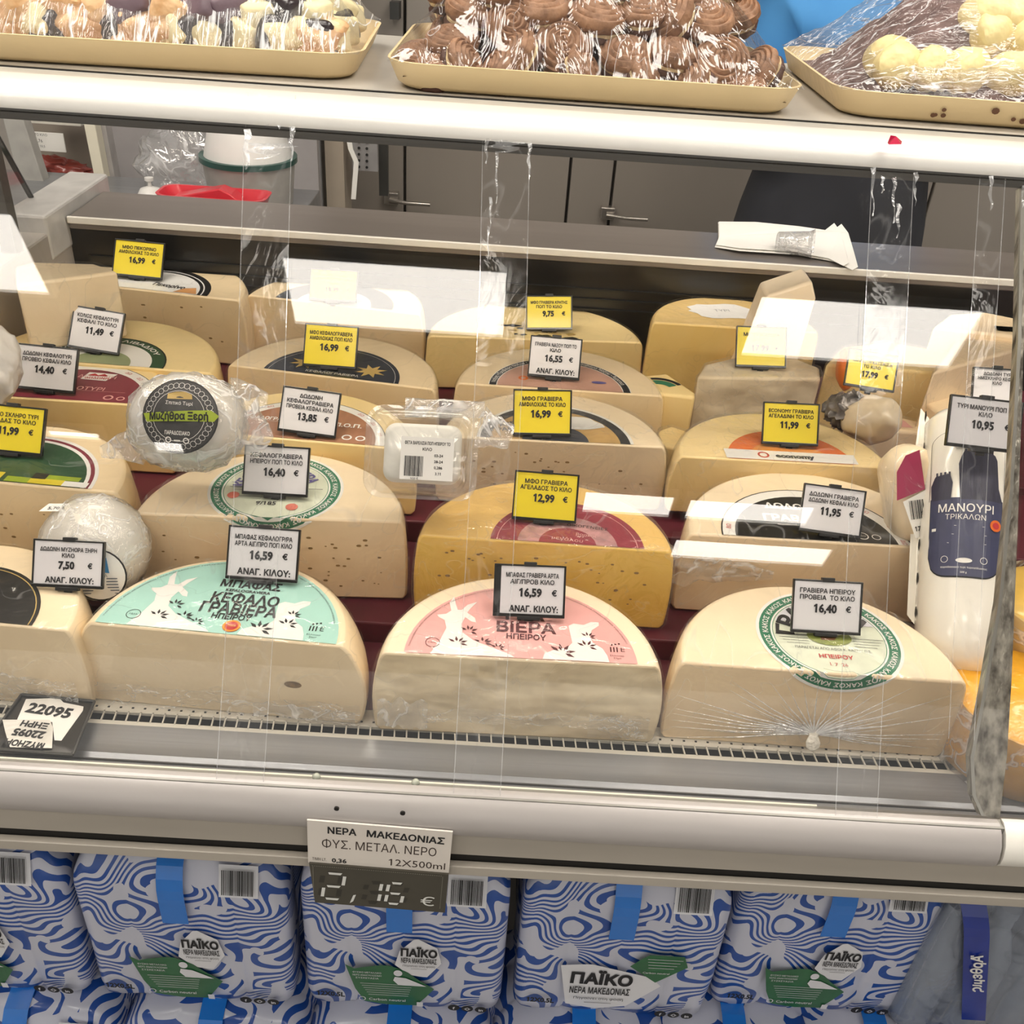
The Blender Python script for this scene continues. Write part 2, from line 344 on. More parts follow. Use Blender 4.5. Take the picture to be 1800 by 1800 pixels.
# ================================================================== SETTING
g = G().box(-5, 5, -4, 4, -.05, 0); obj('floor', g, mat('floor_tiles_grey', (150, 145, 138), .35, var=.08, vs=3), kind='structure')
g = G().box(-5, 5, -4, 4, 3.0, 3.1); obj('ceiling', g, mat('ceiling_paint', (120, 116, 108), .8, var=.02), kind='structure')
g = G().box(-5, 5, 3.6, 3.7, 0, 3.0); obj('wall_back', g, mat('wall_paint_back', (196, 190, 182), .7, var=.02), kind='structure')
# ceiling luminaires mirrored in the front glass, plus unseen wide panels added for light
PE = emit('luminaire_diffuser', (255, 248, 238), PANEL_E)
fr_m = mat('luminaire_frame', (225, 225, 222), .4)
LP = [('ceiling panel lamp above the shopper, left of the aisle centre', -.72, -.02, -1.03, -.74), ('ceiling panel lamp above the shopper, right of the aisle centre', .79, 1.5, -1.04, -.77),
      ('ceiling panel lamp furthest left, over the case end', -2.2, -1.52, -.97, -.64),
      ('short tube lamp behind the shopper, left one of the long pair', .36, .73, -2.07, -1.92), ('tube lamp behind the shopper, right one of the long pair', .80, 1.32, -2.07, -1.93),
      ('tube lamp in the far row behind the shopper', .80, 1.5, -2.40, -2.25), ('tiny lamp far left behind the shopper', -1.8, -1.6, -1.77, -1.73), ('small square lamp left behind the shopper', -1.39, -1.28, -1.83, -1.76),
      ('added unseen ceiling panel lamp above the counter staff, left', -1.6, -.4, .95, 1.45), ('added unseen ceiling panel lamp above the counter staff, right', .4, 1.6, .95, 1.45),
      ('added unseen ceiling panel lamp over the display case, left', -1.5, -.3, .0, .35), ('added unseen ceiling panel lamp over the display case, right', .3, 1.5, .0, .35)]
for lb, x0, x1, y0, y1 in LP:
    t_ = thing('ceiling_lamp', lb, 'lamp', ((x0+x1)/2, (y0+y1)/2, 2.985), group='ceiling lamps'); a, b = (x1-x0)/2, (y1-y0)/2
    g = G()
    for q in ((-a-.015, -a, -b-.015, b+.015), (a, a+.015, -b-.015, b+.015), (-a, a, -b-.015, -b), (-a, a, b, b+.015)): g.box(q[0], q[1], q[2], q[3], -.02, .015)
    obj('frame', g, fr_m, t_); obj('diffuser', G().box(-a, a, -b, b, -.008, .012), PE, t_)
# ================================================================== DISPLAY CASE
case = thing('display_case', 'long refrigerated serve-over counter with slanted front glass full of cheese', 'display case')
XL, XR = -.70, 1.35
def part(name, g, m, **kw): return obj(name, g, m, case, **kw)
TIER = [(.700, .805, .900), (.805, .962, .926), (.962, 1.118, .955), (1.118, 1.262, .966), (1.262, 1.43, .968)]
for i, (y0, y1, z) in enumerate(TIER):
    part('deck_step', G().box(XL, XR, y0, y1, .86, z-.002), MATB if i else MATB, bevel=.002)
part('deck_base', G().box(XL, XR, .60, 1.43, .845, .8595), DARK)
# wavy burgundy liner peeping out under the front row
def liner(u, v): 
    x = XL+(1.15)*u; return (x, .682+.03*v, .8985+.001*v+max(0, .0018*sin(x*30)))
# grille
g = G(); x = -.70
g.box(XL, XR, .660, .6650, .8965, .900); g.box(XL, XR, .6765, .699, .8965, .900)
while x < XR:
    g.add([(x-.0007, ya, z) for z in (.8985, .9) for ya in (.664,)]+[(x+.0007, .664, z) for z in (.8985, .9)]+[(x-.0019, .678, z) for z in (.8985, .9)]+[(x-.0005, .678, z) for z in (.8985, .9)], [(1, 3, 7, 5), (0, 1, 5, 4), (2, 3, 7, 6), (0, 2, 6, 4)])
    x += .0118
part('air_grille', g, GRILLE)
g = G(); x = -.70
while x < XR: g.box(x, x+.0022, .6815, .6835, .8995, .9003); x += .0118
part('grille_nubs', g, DARK, kind='stuff')
part('grille_recess', G().box(XL, XR, .6601, .6995, .861, .875), DARK)
# front tray profile (aluminium), seal, bumper, fascia, lip
part('front_tray', G().ext_x([(.660, .900), (.640, .8985), (.628, .8990), (.624, .9005), (.619, .8985), (.614, .8995), (.608, .9000), (.6045, .9035), (.600, .9035), (.600, .888), (.660, .888)], XL, XR), ALU, smooth=30)
part('glass_channel', G().ext_x([(.600, .900), (.5925, .913), (.586, .928), (.572, .938), (.566, .9475), (.556, .9475), (.556, .90), (.60, .89)], XL, XR), mat('channel_aluminium', (150, 148, 142), .35, .5, stretch=(.2, 4, 4)), smooth=30)
part('seal_strip', G().ext_x([(.5980, .9070), (.5868, .9290), (.5848, .9282), (.5958, .9058)], XL, .30), WSTRIP)
bp_ = [(.566, .9475), (.560, .9485), (.552, .944), (.5455, .936), (.542, .926), (.5418, .918), (.545, .9115), (.556, .9115)]
part('bumper_rail', G().ext_x(bp_, XL, .4475), BUMPER, smooth=40)
part('bumper_rail', G().ext_x([(y, z+.0015) for y, z in bp_], .4505, XR), WHITE, smooth=40)
part('front_fascia', G().ext_x([(.549, .9112), (.5485, .882), (.553, .8805), (.60, .8805), (.60, .9112)], XL, XR), LACQ2)
part('shadow_gap', G().box(XL, XR, .5520, .60, .8585, .8800), DARK)
part('lower_lip', G().ext_x([(.5445, .8700), (.5440, .8590), (.548, .8575), (.552, .8575), (.5515, .8700)], XL, XR), LACQ2, bevel=.0008)
for px_, py_ in ((592, 1420), (708, 1428)):
    p = Py(px_, py_, .5417); part('screw_hole', G().rev([(.0022, 0), (.0022, .0015)], 10, T=lambda q, p=p: p+V((q.x, -q.z, q.y))), DARK)
part('tray_groove', G().box(XL, XR, .6005, .6035, .9036, .9041), DARK)
part('tray_groove', G().box(XL, XR, .6150, .6165, .8986, .9002), DARK)
# body below: underside, back wall of the lower bay, plinth
part('case_underside', G().box(XL, XR, .62, 1.5, .80, .8575), LACQ)
part('lower_back_panel', G().box(XL, XR, 1.22, 1.26, .0, .80), DGREY)
part('plinth_shelf', G().box(XL, XR, .52, 1.22, .0, .128), LACQ)
# rear shelf, its bright edge, black back wall with air slots
SX0 = Pz(112, 385, 1.146).x
part('rear_shelf', G().box(SX0, XR, 1.425, 1.566, 1.128, 1.146), SHELF, bevel=.002)
part('shelf_edge_trim', G().box(SX0, XR, 1.4205, 1.4255, 1.137, 1.1475), WHITE, bevel=.0015)
part('back_wall', G().box(XL, XR, 1.43, 1.47, .94, 1.128), BACKW)
g = G()
for k in range(3): g.box(SX0+.02, XR, 1.4255, 1.431, 1.085-.016*k, 1.0885-.016*k)
part('slot_blade', g, BLACK)
part('rear_door_panel', G().box(XL, XR, 1.555, 1.575, .0, 1.128), LACQ)
# left end panel and its capping
part('end_panel', G().box(SX0-.055, SX0-.004, .62, 1.575, .86, 1.14), LACQ, bevel=.004)
part('end_cap', G().box(SX0-.065, SX0-.002, 1.36, 1.60, 1.10, 1.165), mat('light_grey_cap', (196, 194, 190), .4, .1), bevel=.004)
# side glass with dark gasket
a_ = SX0-.058
g = G().slab([V((a_, .60, .95)), V((a_, .865, 1.40)), V((a_, 1.30, 1.40)), V((a_, 1.44, 1.165)), V((a_, 1.44, .95))], [V((a_+.005, .60, .95)), V((a_+.005, .865, 1.40)), V((a_+.005, 1.30, 1.40)), V((a_+.005, 1.44, 1.165)), V((a_+.005, 1.44, .95))])
part('side_glass', g, GLASS)
part('side_gasket', G().tube([(a_, .865, 1.405), (a_, 1.30, 1.405), (a_, 1.445, 1.165)], .004, 8), BLACK)
# front glass: one long pane to the post, next pane after it
def glass_x(px, py): return Pg(px, py).x
JX = .449
def pane(x0, x1):
    lo = GB-GN*.0; hi = GB+GD*.560
    return G().slab([V((x0, lo.y, lo.z)), V((x1, lo.y, lo.z)), V((x1, hi.y, hi.z)), V((x0, hi.y, hi.z))], [V((x, p.y, p.z))-GN*.006 for x, p in ((x0, lo), (x1, lo), (x1, hi), (x0, hi))])
part('front_glass', pane(XL, JX-.0008), GLASS); part('front_glass', pane(JX+.0008, XR), GLASS)
# support strut behind the glass joint
outl = [(1792, 330), (1786, 600), (1772, 860), (1752, 1060), (1724, 1220), (1703, 1330), (1706, 1395), (1722, 1432), (1757, 1440), (1770, 1330), (1778, 1200), (1790, 900), (1800, 600), (1806, 330)]
STR = mat('streaked_clear_strut', (172, 168, 156), .22, .3, var=.28, vs=24, stretch=(5, 5, .35), bump=.35, bs=40, col2=(74, 70, 64))  # pale and dark streaks paint reflections and refraction into the strut colour
g = G()
A_ = [Pg(x, y, -.008) for x, y in outl]; B_ = [p-GN*.006 for p in A_]
g.slab(A_, B_); part('glass_strut', g, STR)
g = G()
for i in range(7): g.slab([A_[i], A_[i+1], A_[i+1]+V((.003, 0, 0)), A_[i]+V((.003, 0, 0))], [p+GN*.003 for p in (A_[i], A_[i+1], A_[i+1]+V((.003, 0, 0)), A_[i]+V((.003, 0, 0)))])
part('strut_edge', g, mat('strut_bright_edge', (170, 168, 160), .2, .6))
# top rail and top shelf
TR_ = [(.905, 1.4355), (.880, 1.4355), (.8665, 1.4335), (.8590, 1.4270), (.8570, 1.4190), (.8580, 1.4155), (.8625, 1.4150), (.8625, 1.4125), (.8600, 1.4120), (.8605, 1.4085), (.8650, 1.4080), (.8650, 1.4050), (.8700, 1.4040), (.905, 1.4040)]
part('top_rail', G().ext_x(TR_[:6]+[(.905, 1.4155)], XL, XR), mat('white_top_rail', (238, 234, 226), .3, .05, var=.01, coat=.5), smooth=50)
part('glass_clamp', G().ext_x([(.905, 1.4152), (.8625, 1.4150), (.8625, 1.4125), (.8600, 1.4120), (.8605, 1.4085), (.8650, 1.4080), (.8650, 1.4050), (.8700, 1.4040), (.905, 1.4040)], XL, XR), ALUD)
part('top_shelf', G().box(XL, XR, .905, 1.30, 1.4155, 1.4352), mat('steel_top_shelf', (196, 190, 180), .35, .2, var=.02), bevel=.001)
part('canopy_lamp', G().tube([(XL+.05, .985, 1.398), (XR-.05, .985, 1.398)], .008, 10), emit('canopy_tube', (255, 246, 230), 24.0))
part('canopy_lamp_housing', G().box(XL, XR, .965, 1.005, 1.405, 1.4155), WHITE)
for x in (XL+.01, 1.3): part('shelf_post', G().box(x, x+.02, 1.27, 1.29, 1.1, 1.4155), ALUD)
# black dashes of dirt-gasket under the trays
part('rubber_bead', G().box(XL, .8, .928, .9305, 1.4352, 1.4365), BLACK)
# red foil scrap, and drips of the fascia
g = G(); c0 = Pz(1574, 257, 1.4362)
g.add([c0+V((-.006, 0, .001)), c0+V((.004, -.001, .002)), c0+V((.0065, .006, .003)), c0+V((-.002, .012, .006)), c0+V((-.005, .006, .001)), c0+V((0, .005, .007))], [(0, 1, 5), (1, 2, 5), (2, 3, 5), (3, 4, 5), (4, 0, 5)])
obj('foil_scrap', g, mat('magenta_foil', (200, 20, 70), .25, .3), label='tiny crumpled magenta foil scrap on the white top rail', cat='scrap')
def tape(pts, w_, lb, crum, name='tape_strip'):
    t_ = thing(name, lb, 'tape', Pg(*pts[0], .001)); o0 = t_.location; g = G(); e = G(); dx = V((w_/2, 0, 0))
    P = [Pg(x, y, .0012) for x, y in pts]
    for i in range(len(P)-1):
        a, b = P[i]-o0, P[i+1]-o0
        g.add([a-dx, a+dx, b+dx, b-dx], [(0, 1, 2, 3)])
        for s in (-1, 1): q = V((.00035, 0, 0)); e.add([a+dx*s-q, a+dx*s+q, b+dx*s+q, b+dx*s-q], [(0, 1, 2, 3)])
    obj('tape_film', g, TAPE, t_); obj('edge', e, TAPEE, t_)
    r = random.Random(len(lb))
    for (x, y, ww, hh) in crum:
        c = G()      # loose whitish peeled flaps
        p = Pg(x, y, .002)-o0
        u = CR*(ww/FPX*.83); v_ = CU*(hh/FPX*.83)
        n = 6; vs = []
        for j in range(n+1):
            k = j/n; wd = (1-k*.75)*(1+.3*sin(j*2.3)); off = u*(.25*sin(j*1.7))
            vs += [p+off-u*wd*.5-v_*k+GN*(.002+.004*r.random()), p+off+u*wd*.5-v_*k+GN*(.002+.005*r.random())]
        c.add(vs, [(2*j, 2*j+1, 2*j+3, 2*j+2) for j in range(n)])
        obj('crumple', c, FILMW, t_, smooth=60)
tape([(478, 165), (470, 275), (452, 900), (420, 1400)], .040, 'clear tape strip at the left with a torn crumpled flap below the top rail', [(436, 230, 12, 70), (515, 225, 10, 60), (470, 255, 70, 26), (492, 205, 10, 30), (470, 205, 14, 24)])
tape([(890, 240), (885, 500), (865, 900), (838, 1400)], .040, 'clear tape strip at the centre with a long creased split under the top rail', [(855, 244, 8, 45), (930, 250, 7, 70), (890, 250, 60, 20), (873, 270, 5, 90), (862, 350, 5, 55), (858, 400, 4, 60)])
tape([(1570, 300), (1555, 600), (1530, 900), (1505, 1440)], .036, 'clear tape strip at the right in front of the dark trousers', [(1531, 298, 7, 85), (1605, 306, 6, 60), (1568, 315, 6, 80), (1575, 360, 7, 60), (1548, 312, 6, 30)])
tape([(1745, 312), (1720, 700), (1700, 1100), (1690, 1300)], .022, 'narrow clear tape strip nearest the glass joint', [(1738, 312, 7, 60), (1793, 330, 5, 40)])
for i, (px_, py_) in enumerate(((557, 1362), (731, 1372))):
    obj('glass_bead', G().rev([(.0001, -.001), (.0025, -.0005), (.0038, .002), (.003, .0045), (.0001, .0055)], 14, T=lambda q, p=Py(px_, py_, .583): p+V((q.x, -q.z, q.y))), mat('bead_clear', (190, 196, 180), .08, 0, coat=1), smooth=60,
        label='small round clear %s on the cream seal strip, %s of the two' % ('bead', ('left', 'right')[i]), cat='bead', group='clear beads on the seal strip')
# ================================================================== CHEESES
ZT = {}
def halfwheel(name, label, L, R, zt, zb, kind, bulge=1.07, dep=1.0, group=None, wrap=None, fil=.05, cat='cheese', holes=None, skew=0.0):
    a = Pz(*L, zt); b = Pz(*R, zt); mid = (a+b)/2; ang = atan2(b.y-a.y, b.x-a.x); R0 = (b-a).length/2; h = zt-zb
    root = thing(name, label, cat, (mid.x, mid.y, zb), ang, group)
    tt = [0, .02, .06, .14, .28, .42, .56, .70, .82, .91, .965, 1.0]
    def rf(t):
        base = 1+(bulge-1)*(1-((t-.38)/.62)**2 if t > .38 else 1-.35*((.38-t)/.38)**2)
        e = 0
        if t < .06: e = .025*(1-t/.06)
        if t > .91: e = fil*((t-.91)/.09)**2*.5
        return R0*(base-e)
    n = 44
    def ringf(t, off=0.0):
        r = rf(t)+off; return [(r*cos(pi*i/n), max(0, r*sin(pi*i/n)*dep*(1+skew*cos(pi*i/n))), h*t+(off if t >= 1 else 0)) for i in range(n+1)]
    g = G(); rings = [ringf(t) for t in tt]; m = n+1
    vs = [p for r in rings for p in r]; g.add(vs, [(k*m+i, k*m+i+1, (k+1)*m+i+1, (k+1)*m+i) for k in range(len(tt)-1) for i in range(n)], 0)
    g.add([], [], 0)
    K = len(tt); g.f.append([i for i in range(m)][::-1]); g.m.append(0); g.f.append([(K-1)*m+i for i in range(m)]); g.m.append(0)
    g.f.append([k*m for k in range(K)]+[k*m+n for k in range(K)][::-1]); g.m.append(1)
    nm = 'cheese_half'
    obj(nm, g, [RIND[kind], PASTE[kind]], root, smooth=32, bevel=.0028)
    if wrap:
        g = G(); r_ = random.Random(label); ox = r_.random()*50
        tt2 = [0, .1, .25, .4, .6, .8, .93, 1.0]; rg = []
        for t in tt2:
            q = []
            for i in range(n+1): 
                x, y, z = ringf(t)[i]; q.append(V((x, y, z)))
            # front run back along the cut face
            fr = [V((q[-1].x+(q[0].x-q[-1].x)*k/20, 0, q[0].z)) for k in range(1, 20)]
            ring = q+fr; out = []
            for k, p in enumerate(ring):
                c = V((0, R0*.3, p.z)); d = (p-c); d.z = 0; d.normalize()
                if k >= n+1: d = V((0, -1, 0))
                nn = mnoise.noise(V((p.x*38+ox, p.y*38, p.z*45)))
                out.append(p+d*(.0022+.0022*max(-.6, nn)))
            rg.append(out)
        top = [p+V((0, 0, .0016)) for p in rg[-1]]
        g.loft(rg+[top], 0, False, False)
        cx, cy = 0, R0*.38; rs = [top]
        for s in (.8, .55, .3, .02):
            rs.append([V((cx+(p.x-cx)*s, cy+(p.y-cy)*s, h+.0022+.0014*mnoise.noise(V((p.x*s*60+ox, p.y*s*60, 3))))) for p in top])
        g.loft(rs, 0, False, True)
        obj('plastic_wrap', g, wrap, root, smooth=70)
    if holes:
        g = G(); r_ = random.Random(hash_(label))
        for _ in range(holes):
            x = (r_.random()*1.7-.85)*R0; z = h*(.15+.7*r_.random()); s = .0006+.0011*r_.random()
            g.add([(x+s*1.8*cos(k*pi/3), -.0004, z+s*sin(k*pi/3)) for k in range(6)], [range(6)])
        obj('pits', g, SPECK, root, kind='stuff')
    root['_h'] = h; root['_R'] = R0
    ZT[name+label[:10]] = zt
    return root, h, R0
def hash_(s): return sum(ord(c)*(i+1) for i, c in enumerate(s))
def top_T(h, lift=.0006, clip=True, fold=False, cx=0, cy=0):
    def T(x, y):
        x += cx; y += cy
        if y < 0.0015:
            if fold: return V((x, -lift-.0002, h-.0016+(y-.0015))) if y < -.0005 else V((x, 0.0, h+lift*.3))
            y = .0015
        return V((x, y, h+lift))
    return T
def label(root, h, rings, cx=0, cy=0, fold=False, nr=10, na=56, part='label', lift=.0005, a0=0, a1=2*pi):
    """rings: [(r_outer, mat)...] from outside in"""
    g = G(); mats = []; rs = sorted(rings, key=lambda q: q[0]); prev = 0
    T = top_T(h, lift, fold=fold, cx=cx, cy=cy)
    for r, m in rs:
        mats.append(m); k = max(1, int((r-prev)/.006)+1)
        for j in range(k):
            ring2(g, 0, 0, prev+(r-prev)*j/k, prev+(r-prev)*(j+1)/k, T, len(mats)-1, na, a0, a1)
        prev = r
    # drop degenerate quads
    keep = []
    for f, mi in zip(g.f, g.m):
        p = [V(g.v[i]) for i in f]; ar = (p[1]-p[0]).cross(p[2]-p[0]).length+(p[2]-p[0]).cross(p[3]-p[0]).length
        if ar > 1e-9: keep.append((f, mi))
    g.f = [k[0] for k in keep]; g.m = [k[1] for k in keep]
    return obj(part, g, mats, root)
def ringtext(g, T, body, r, a0, a1, size, n=1, off=.01):
    """text running clockwise along radius r from angle a0 to a1 (radians, measured ccw from +x)"""
    pts, fs, w_ = text_geo(body, off); k = size/.73; L_ = abs(a0-a1)*r; rep = max(1, n)
    for q in range(rep):
        s0 = a0-(a0-a1)*(q/rep); s1 = a0-(a0-a1)*((q+.88)/rep); kx = (s0-s1)*r/w_
        out = []
        for x, y in pts:
            a = s0-x*kx/r; rr = r+(y-.365)*k; out.append(T(rr*cos(a), rr*sin(a)))
        g.add(out, fs)
GOAT = [(0, 0), (.10, .22), (.16, .42), (.13, .55), (.05, .60), (.03, .64), (.14, .66), (.20, .72), (.17, .86), (.22, .98), (.25, .84), (.28, .74), (.33, .74), (.40, .84), (.52, .90), (.44, .78), (.40, .70), (.50, .62), (.52, .54), (.46, .55), (.38, .62), (.34, .50), (.36, .36), (.50, .24), (.72, .14), (.95, .04), (1.0, 0)]
SHEEP = [(0, 0), (.03, .12), (.18, .22), (.38, .28), (.46, .40), (.44, .60), (.42, .80), (.50, .86), (.66, .84), (.78, .92), (.90, .92), (.90, .84), (.78, .72), (.74, .56), (.78, .42), (.92, .30), (.98, .14), (1.0, 0)]
def leafs(g, T, x, y, s, mi=0, seed=0):
    r = random.Random(seed)
    for k in range(5):
        a = -.6+k*.75+r.random()*.3; cx, cy = x+cos(a)*s*.6, y+sin(a)*s*.5
        poly(g, [(cx+cos(a)*s*.45, cy+sin(a)*s*.45), (cx+cos(a+1.6)*s*.14, cy+sin(a+1.6)*s*.14), (cx-cos(a)*s*.3, cy-sin(a)*s*.3), (cx-cos(a+1.6)*s*.14, cy-sin(a+1.6)*s*.14)], T, mi)
def mbafas(root, h, R0, base, inkm, lines, latin, r):
    lb = label(root, h, [(r, base)])
    def T(l): return top_T(h, l)
    g = G()
    T2 = T(.0008)
    poly(g, [(-.084+x*.078, .0018+y*.088) for x, y in GOAT], T2); obj('goat_silhouette', g, LW, lb)
    g = G(); poly(g, [(.020+x*.062, .0018+y*.062) for x, y in SHEEP], T2); obj('sheep_silhouette', g, LW, lb)
    g = G(); T3 = T(.0011)
    ringtext(g, T3, 'ΤΥΡΙ ΗΠΕΙΡΟΥ ΑΠΟ ΑΙΓΟΠΡΟΒΕΙΟ ΓΑΛΑ ΠΑΡΑΔΟΣΙΑΚΟ ΤΥΡΙ ΗΠΕΙΡΟΥ', r*.965, pi*.97, pi*.03, .0016, 2, 0)
    for s, x, y, sz, mw in lines: text(g, s, x, y, sz, T3, maxw=mw, off=.03)
    for k, (x, y, s) in enumerate(((-.060, .018, .010), (-.050, .036, .009), (-.036, .020, .009), (-.022, .014, .007), (.038, .012, .013), (.062, .022, .010), (.064, .036, .008))): leafs(g, T3, x, y, s, 0, k)
    ring2(g, -.083 if R0 > .12 else -.079, .017, .0062, .0068, T3); text(g, 'ΓΑΛΑ', -.083 if R0 > .12 else -.079, .017, .0022, T3, maxw=.010)
    for k in range(3):
        disc(g, .086+.0035*k, .026+.001*k, .0011, .0011, T3); rect(g, .084+.003*k, .0852+.003*k, .016, .023, T3)
    text(g, 'Ε', .096, .020, .006, T3); text(g, 'Ελληνικό', .090, .011, .0022, T3, maxw=.018); text(g, 'Σήμα', .090, .0075, .0022, T3)
    obj('lettering', g, inkm, lb)
    return lb
def pdo(lb, T4, x, y, r=.0085):
    g = G(); disc(g, x, y, r, r, T4(.0012), 0); disc(g, x, y, r*.66, r*.66, T4(.0014), 1); ring2(g, x, y, r*.82, r*.9, T4(.0014), 2)
    text(g, 'ΠΟΠ', x, y, r*.3, T4(.0016), mi=2, maxw=r)
    obj('origin_seal', g, [ORANGE, RED, YEL], lb)
# ---- A row (front)
r, h, R0 = halfwheel('half_cheese_wheel', 'front row half cheese wheel with a black round label, cut off at the left edge', (-335, 1066), (120, 1108), 1.0, .9, 'ivory', 1.06, wrap=FILM)
lb = label(r, h, [(.083, LBLK), (.0795, GOLD), (.0785, LBLK)], cx=.004); g = G(); T3 = top_T(h, .0008, cx=.004)
text(g, 'ΤΥΡΙ', 0, .03, .012, T3, off=.03); obj('lettering', g, GOLD, lb)
g = G(); text(g, 'Ηπ-7', .055, .098, .007, top_T(h), rot=-.5); obj('handwriting', g, INK, r)
r, h, R0 = halfwheel('half_cheese_wheel', 'half cheese wheel with the mint green goat label and one dark eye in its face', (152, 1094), (604, 1136), 1.0, .9, 'ivory', 1.165, wrap=FILM)
lb = mbafas(r, h, R0, MINT, INK, [('ΜΠΑΦΑΣ', .012, .076, .011, .060), ('KEFALOGRAVIERA', .012, .0655, .004, .044), ('ΚΕΦΑΛΟ', .013, .0535, .0145, .066), ('ΓΡΑΒΙΕΡΑ', .0115, .0375, .0150, .0745), ('ΗΠΕΙΡΟΥ', .008, .0255, .0075, .038)], '', .1135)
pdo(lb, lambda l, h=h: top_T(h, l), .012, .0125, .0085)
obj('cheese_eye', G().add([(.070+.0085*cos(k*pi/8), -.0006, .046+.0042*sin(k*pi/8)) for k in range(16)], [range(16)]), mat('cheese_eye_dark', (92, 74, 46), .6, col2=(140, 110, 70), vs=120), r)
r, h, R0 = halfwheel('half_cheese_wheel', 'half cheese wheel with the pink label with goats and a rough, hollowed cut face', (670, 1147), (1160, 1172), 1.0, .9, 'white', 1.075, wrap=FILM)
lb = mbafas(r, h, R0, PINK, mat('maroon_print', (84, 26, 34), .5), [('ΜΠΑΦΑΣ', .004, .090, .011, .060), ('GRAVIERA', .004, .079, .004, .034), ('ΓΡΑ', .004, .0635, .015, .040), ('ΒΙΕΡΑ', .005, .0455, .0150, .064), ('ΗΠΕΙΡΟΥ', .005, .0315, .0075, .038)], '', .1085)
r, h, R0 = halfwheel('half_cheese_wheel', 'front half cheese wheel in film knotted at its face, with a green ringed label', (1196, 1164), (1702, 1200), 1.0, .9, 'peach', 1.05, wrap=FILMS)
def kakos(root, h, px, zt, R1, pur):
    c = root.matrix_basis.inverted() @ Pz(*px, zt); cx, cy = c.x, c.y
    lb = label(root, h, [(R1, LW), (R1*.955, GREENR), (R1*.80, LW), (R1*.775, GREENR), (R1*.765, mat('label_pale_green', (222, 228, 205), .5))], cx=cx, cy=cy, fold=True)
    T = lambda l: top_T(h, l, fold=True, cx=cx, cy=cy)
    g = G(); ringtext(g, T(.0009), 'ΚΑΚΟΣ', R1*.875, pi*1.15, -pi*.85, .0052, 13, .02); obj('ring_lettering', g, LW, lb)
    return lb, T
lb, T = kakos(r, h, (1457, 1121), 1.0, .071, False)
g = G(); 
def upper(x, y): return T(.0009)(x, y)
poly(g, [(.0535*cos(a*pi/24), .0535*sin(a*pi/24)) for a in range(3, 22)], upper); obj('upper_field', g, mat('label_lilac_white', (226, 226, 232), .5), lb)
g = G(); ringtext(g, T(.0012), 'ΓΡΑΒΙΕΡΑ', .043, pi*1.0, pi*.0, .0165, 1, .045); 
for k in range(4): rect(g, -.053+.003*k, -.022, -.0005-.004*k, .0000-.004*k, T(.0012)); rect(g, .022, .053-.003*k, -.0005-.004*k, .0000-.004*k, T(.0012))
text(g, 'ΠΑΡΑΓΕΤΑΙ ΑΠΟ ΑΦΟΙ Κ. ΚΑΚΟΥ Ο.Ε.', 0, -.018, .0035, T(.0012), maxw=.074)
obj('lettering', g, INK, lb)
g = G(); disc(g, 0, .0, .022, .013, T(.0012), 0); disc(g, 0, .008, .017, .006, T(.0013), 1)
poly(g, [(-.009, -.006), (.004, -.005), (.009, .003), (.006, .004), (.001, 0), (-.009, -.001)], T(.0015), 2)
obj('goat_picture', g, [mat('meadow_print', (140, 150, 70), .5, var=.12, vs=200), mat('sky_print', (190, 200, 190), .5), mat('goat_print', (120, 80, 50), .5)], lb)
g = G(); text(g, 'ΗΠΕΙΡΟΥ', 0, -.029, .0055, T(.0012), maxw=.036, off=.02); text(g, 'Ι. 7  26', 0, -.040, .0045, T(.0012)); obj('red_lettering', g, RED, lb)
# knot and radial folds of film on the cut face
g = G(); kp = V((.004, -.010, .030)); rr = random.Random(3)
for k in range(34):
    a = -.15+pi*1.25*k/33-.25; ln = .05+.075*rr.random(); e_ = V((kp.x+cos(a)*ln*1.35, -.0028, kp.z+sin(a)*ln*.62))
    e_.z = max(.004, min(h*.93, e_.z)); e_.x = max(-R0*.98, min(R0*.98, e_.x)); mid = (kp+e_)/2+V((0, .001, -.003))
    g.tube([kp, kp.lerp(mid, .5)+V((0, .0015, 0)), mid, e_], [.0011, .0009, .0006, .0001], 5)
obj('film_folds', g, film('film_fold_lines', base=.25, edge=.5, streak=.5, sc=60, width=.1, haze=.22), r, smooth=60)
g = G(); g.rev([(.002, -.004), (.0055, -.003), (.006, 0), (.0045, .002), (.0055, .004), (.007, .008), (.0065, .012), (.003, .015), (.0005, .0155)], 12, T=lambda q: kp+V((q.x, -q.z*.55, -q.z*.9+q.y*.5)))
obj('film_knot', g, mat('milky_film', (226, 220, 206), .3, coat=.6, bump=.6, bs=200), r, smooth=60)
# crinkled film gathered low on the cut faces of the front row
def crinkle(root, x0, x1, z0, z1, m, seed, bulge=.004, nu=60, nv=8):
    ox = seed*9.1
    def fn(u, v):
        x = x0+(x1-x0)*u; z = z0+(z1-z0)*v+.006*mnoise.noise(V((u*5+ox, 0, v)))
        return V((x, -.0035-bulge*abs(mnoise.noise(V((x*150+ox, z*110, 0))))-.002*abs(sin(u*9+ox))*(1-v), z))
    return obj('film_crinkle', G().grid(fn, nu, nv), m, root, smooth=180)
CRK = film('crinkle_film', base=.10, edge=.4, streak=.5, sc=70, stretch=(.6, 1, 1.6), width=.02, bump=1, rough=.12, haze=.015)
FR = [o for o in bpy.data.objects if o.type == 'EMPTY' and o.name.startswith('half_cheese_wheel')]
crinkle(FR[0], -.02, .118, .004, .040, CRK, 1); crinkle(FR[1], -.125, .135, .004, .030, CRK, 2); crinkle(FR[1], .03, .13, .006, .022, FILMW, 6, nu=30)
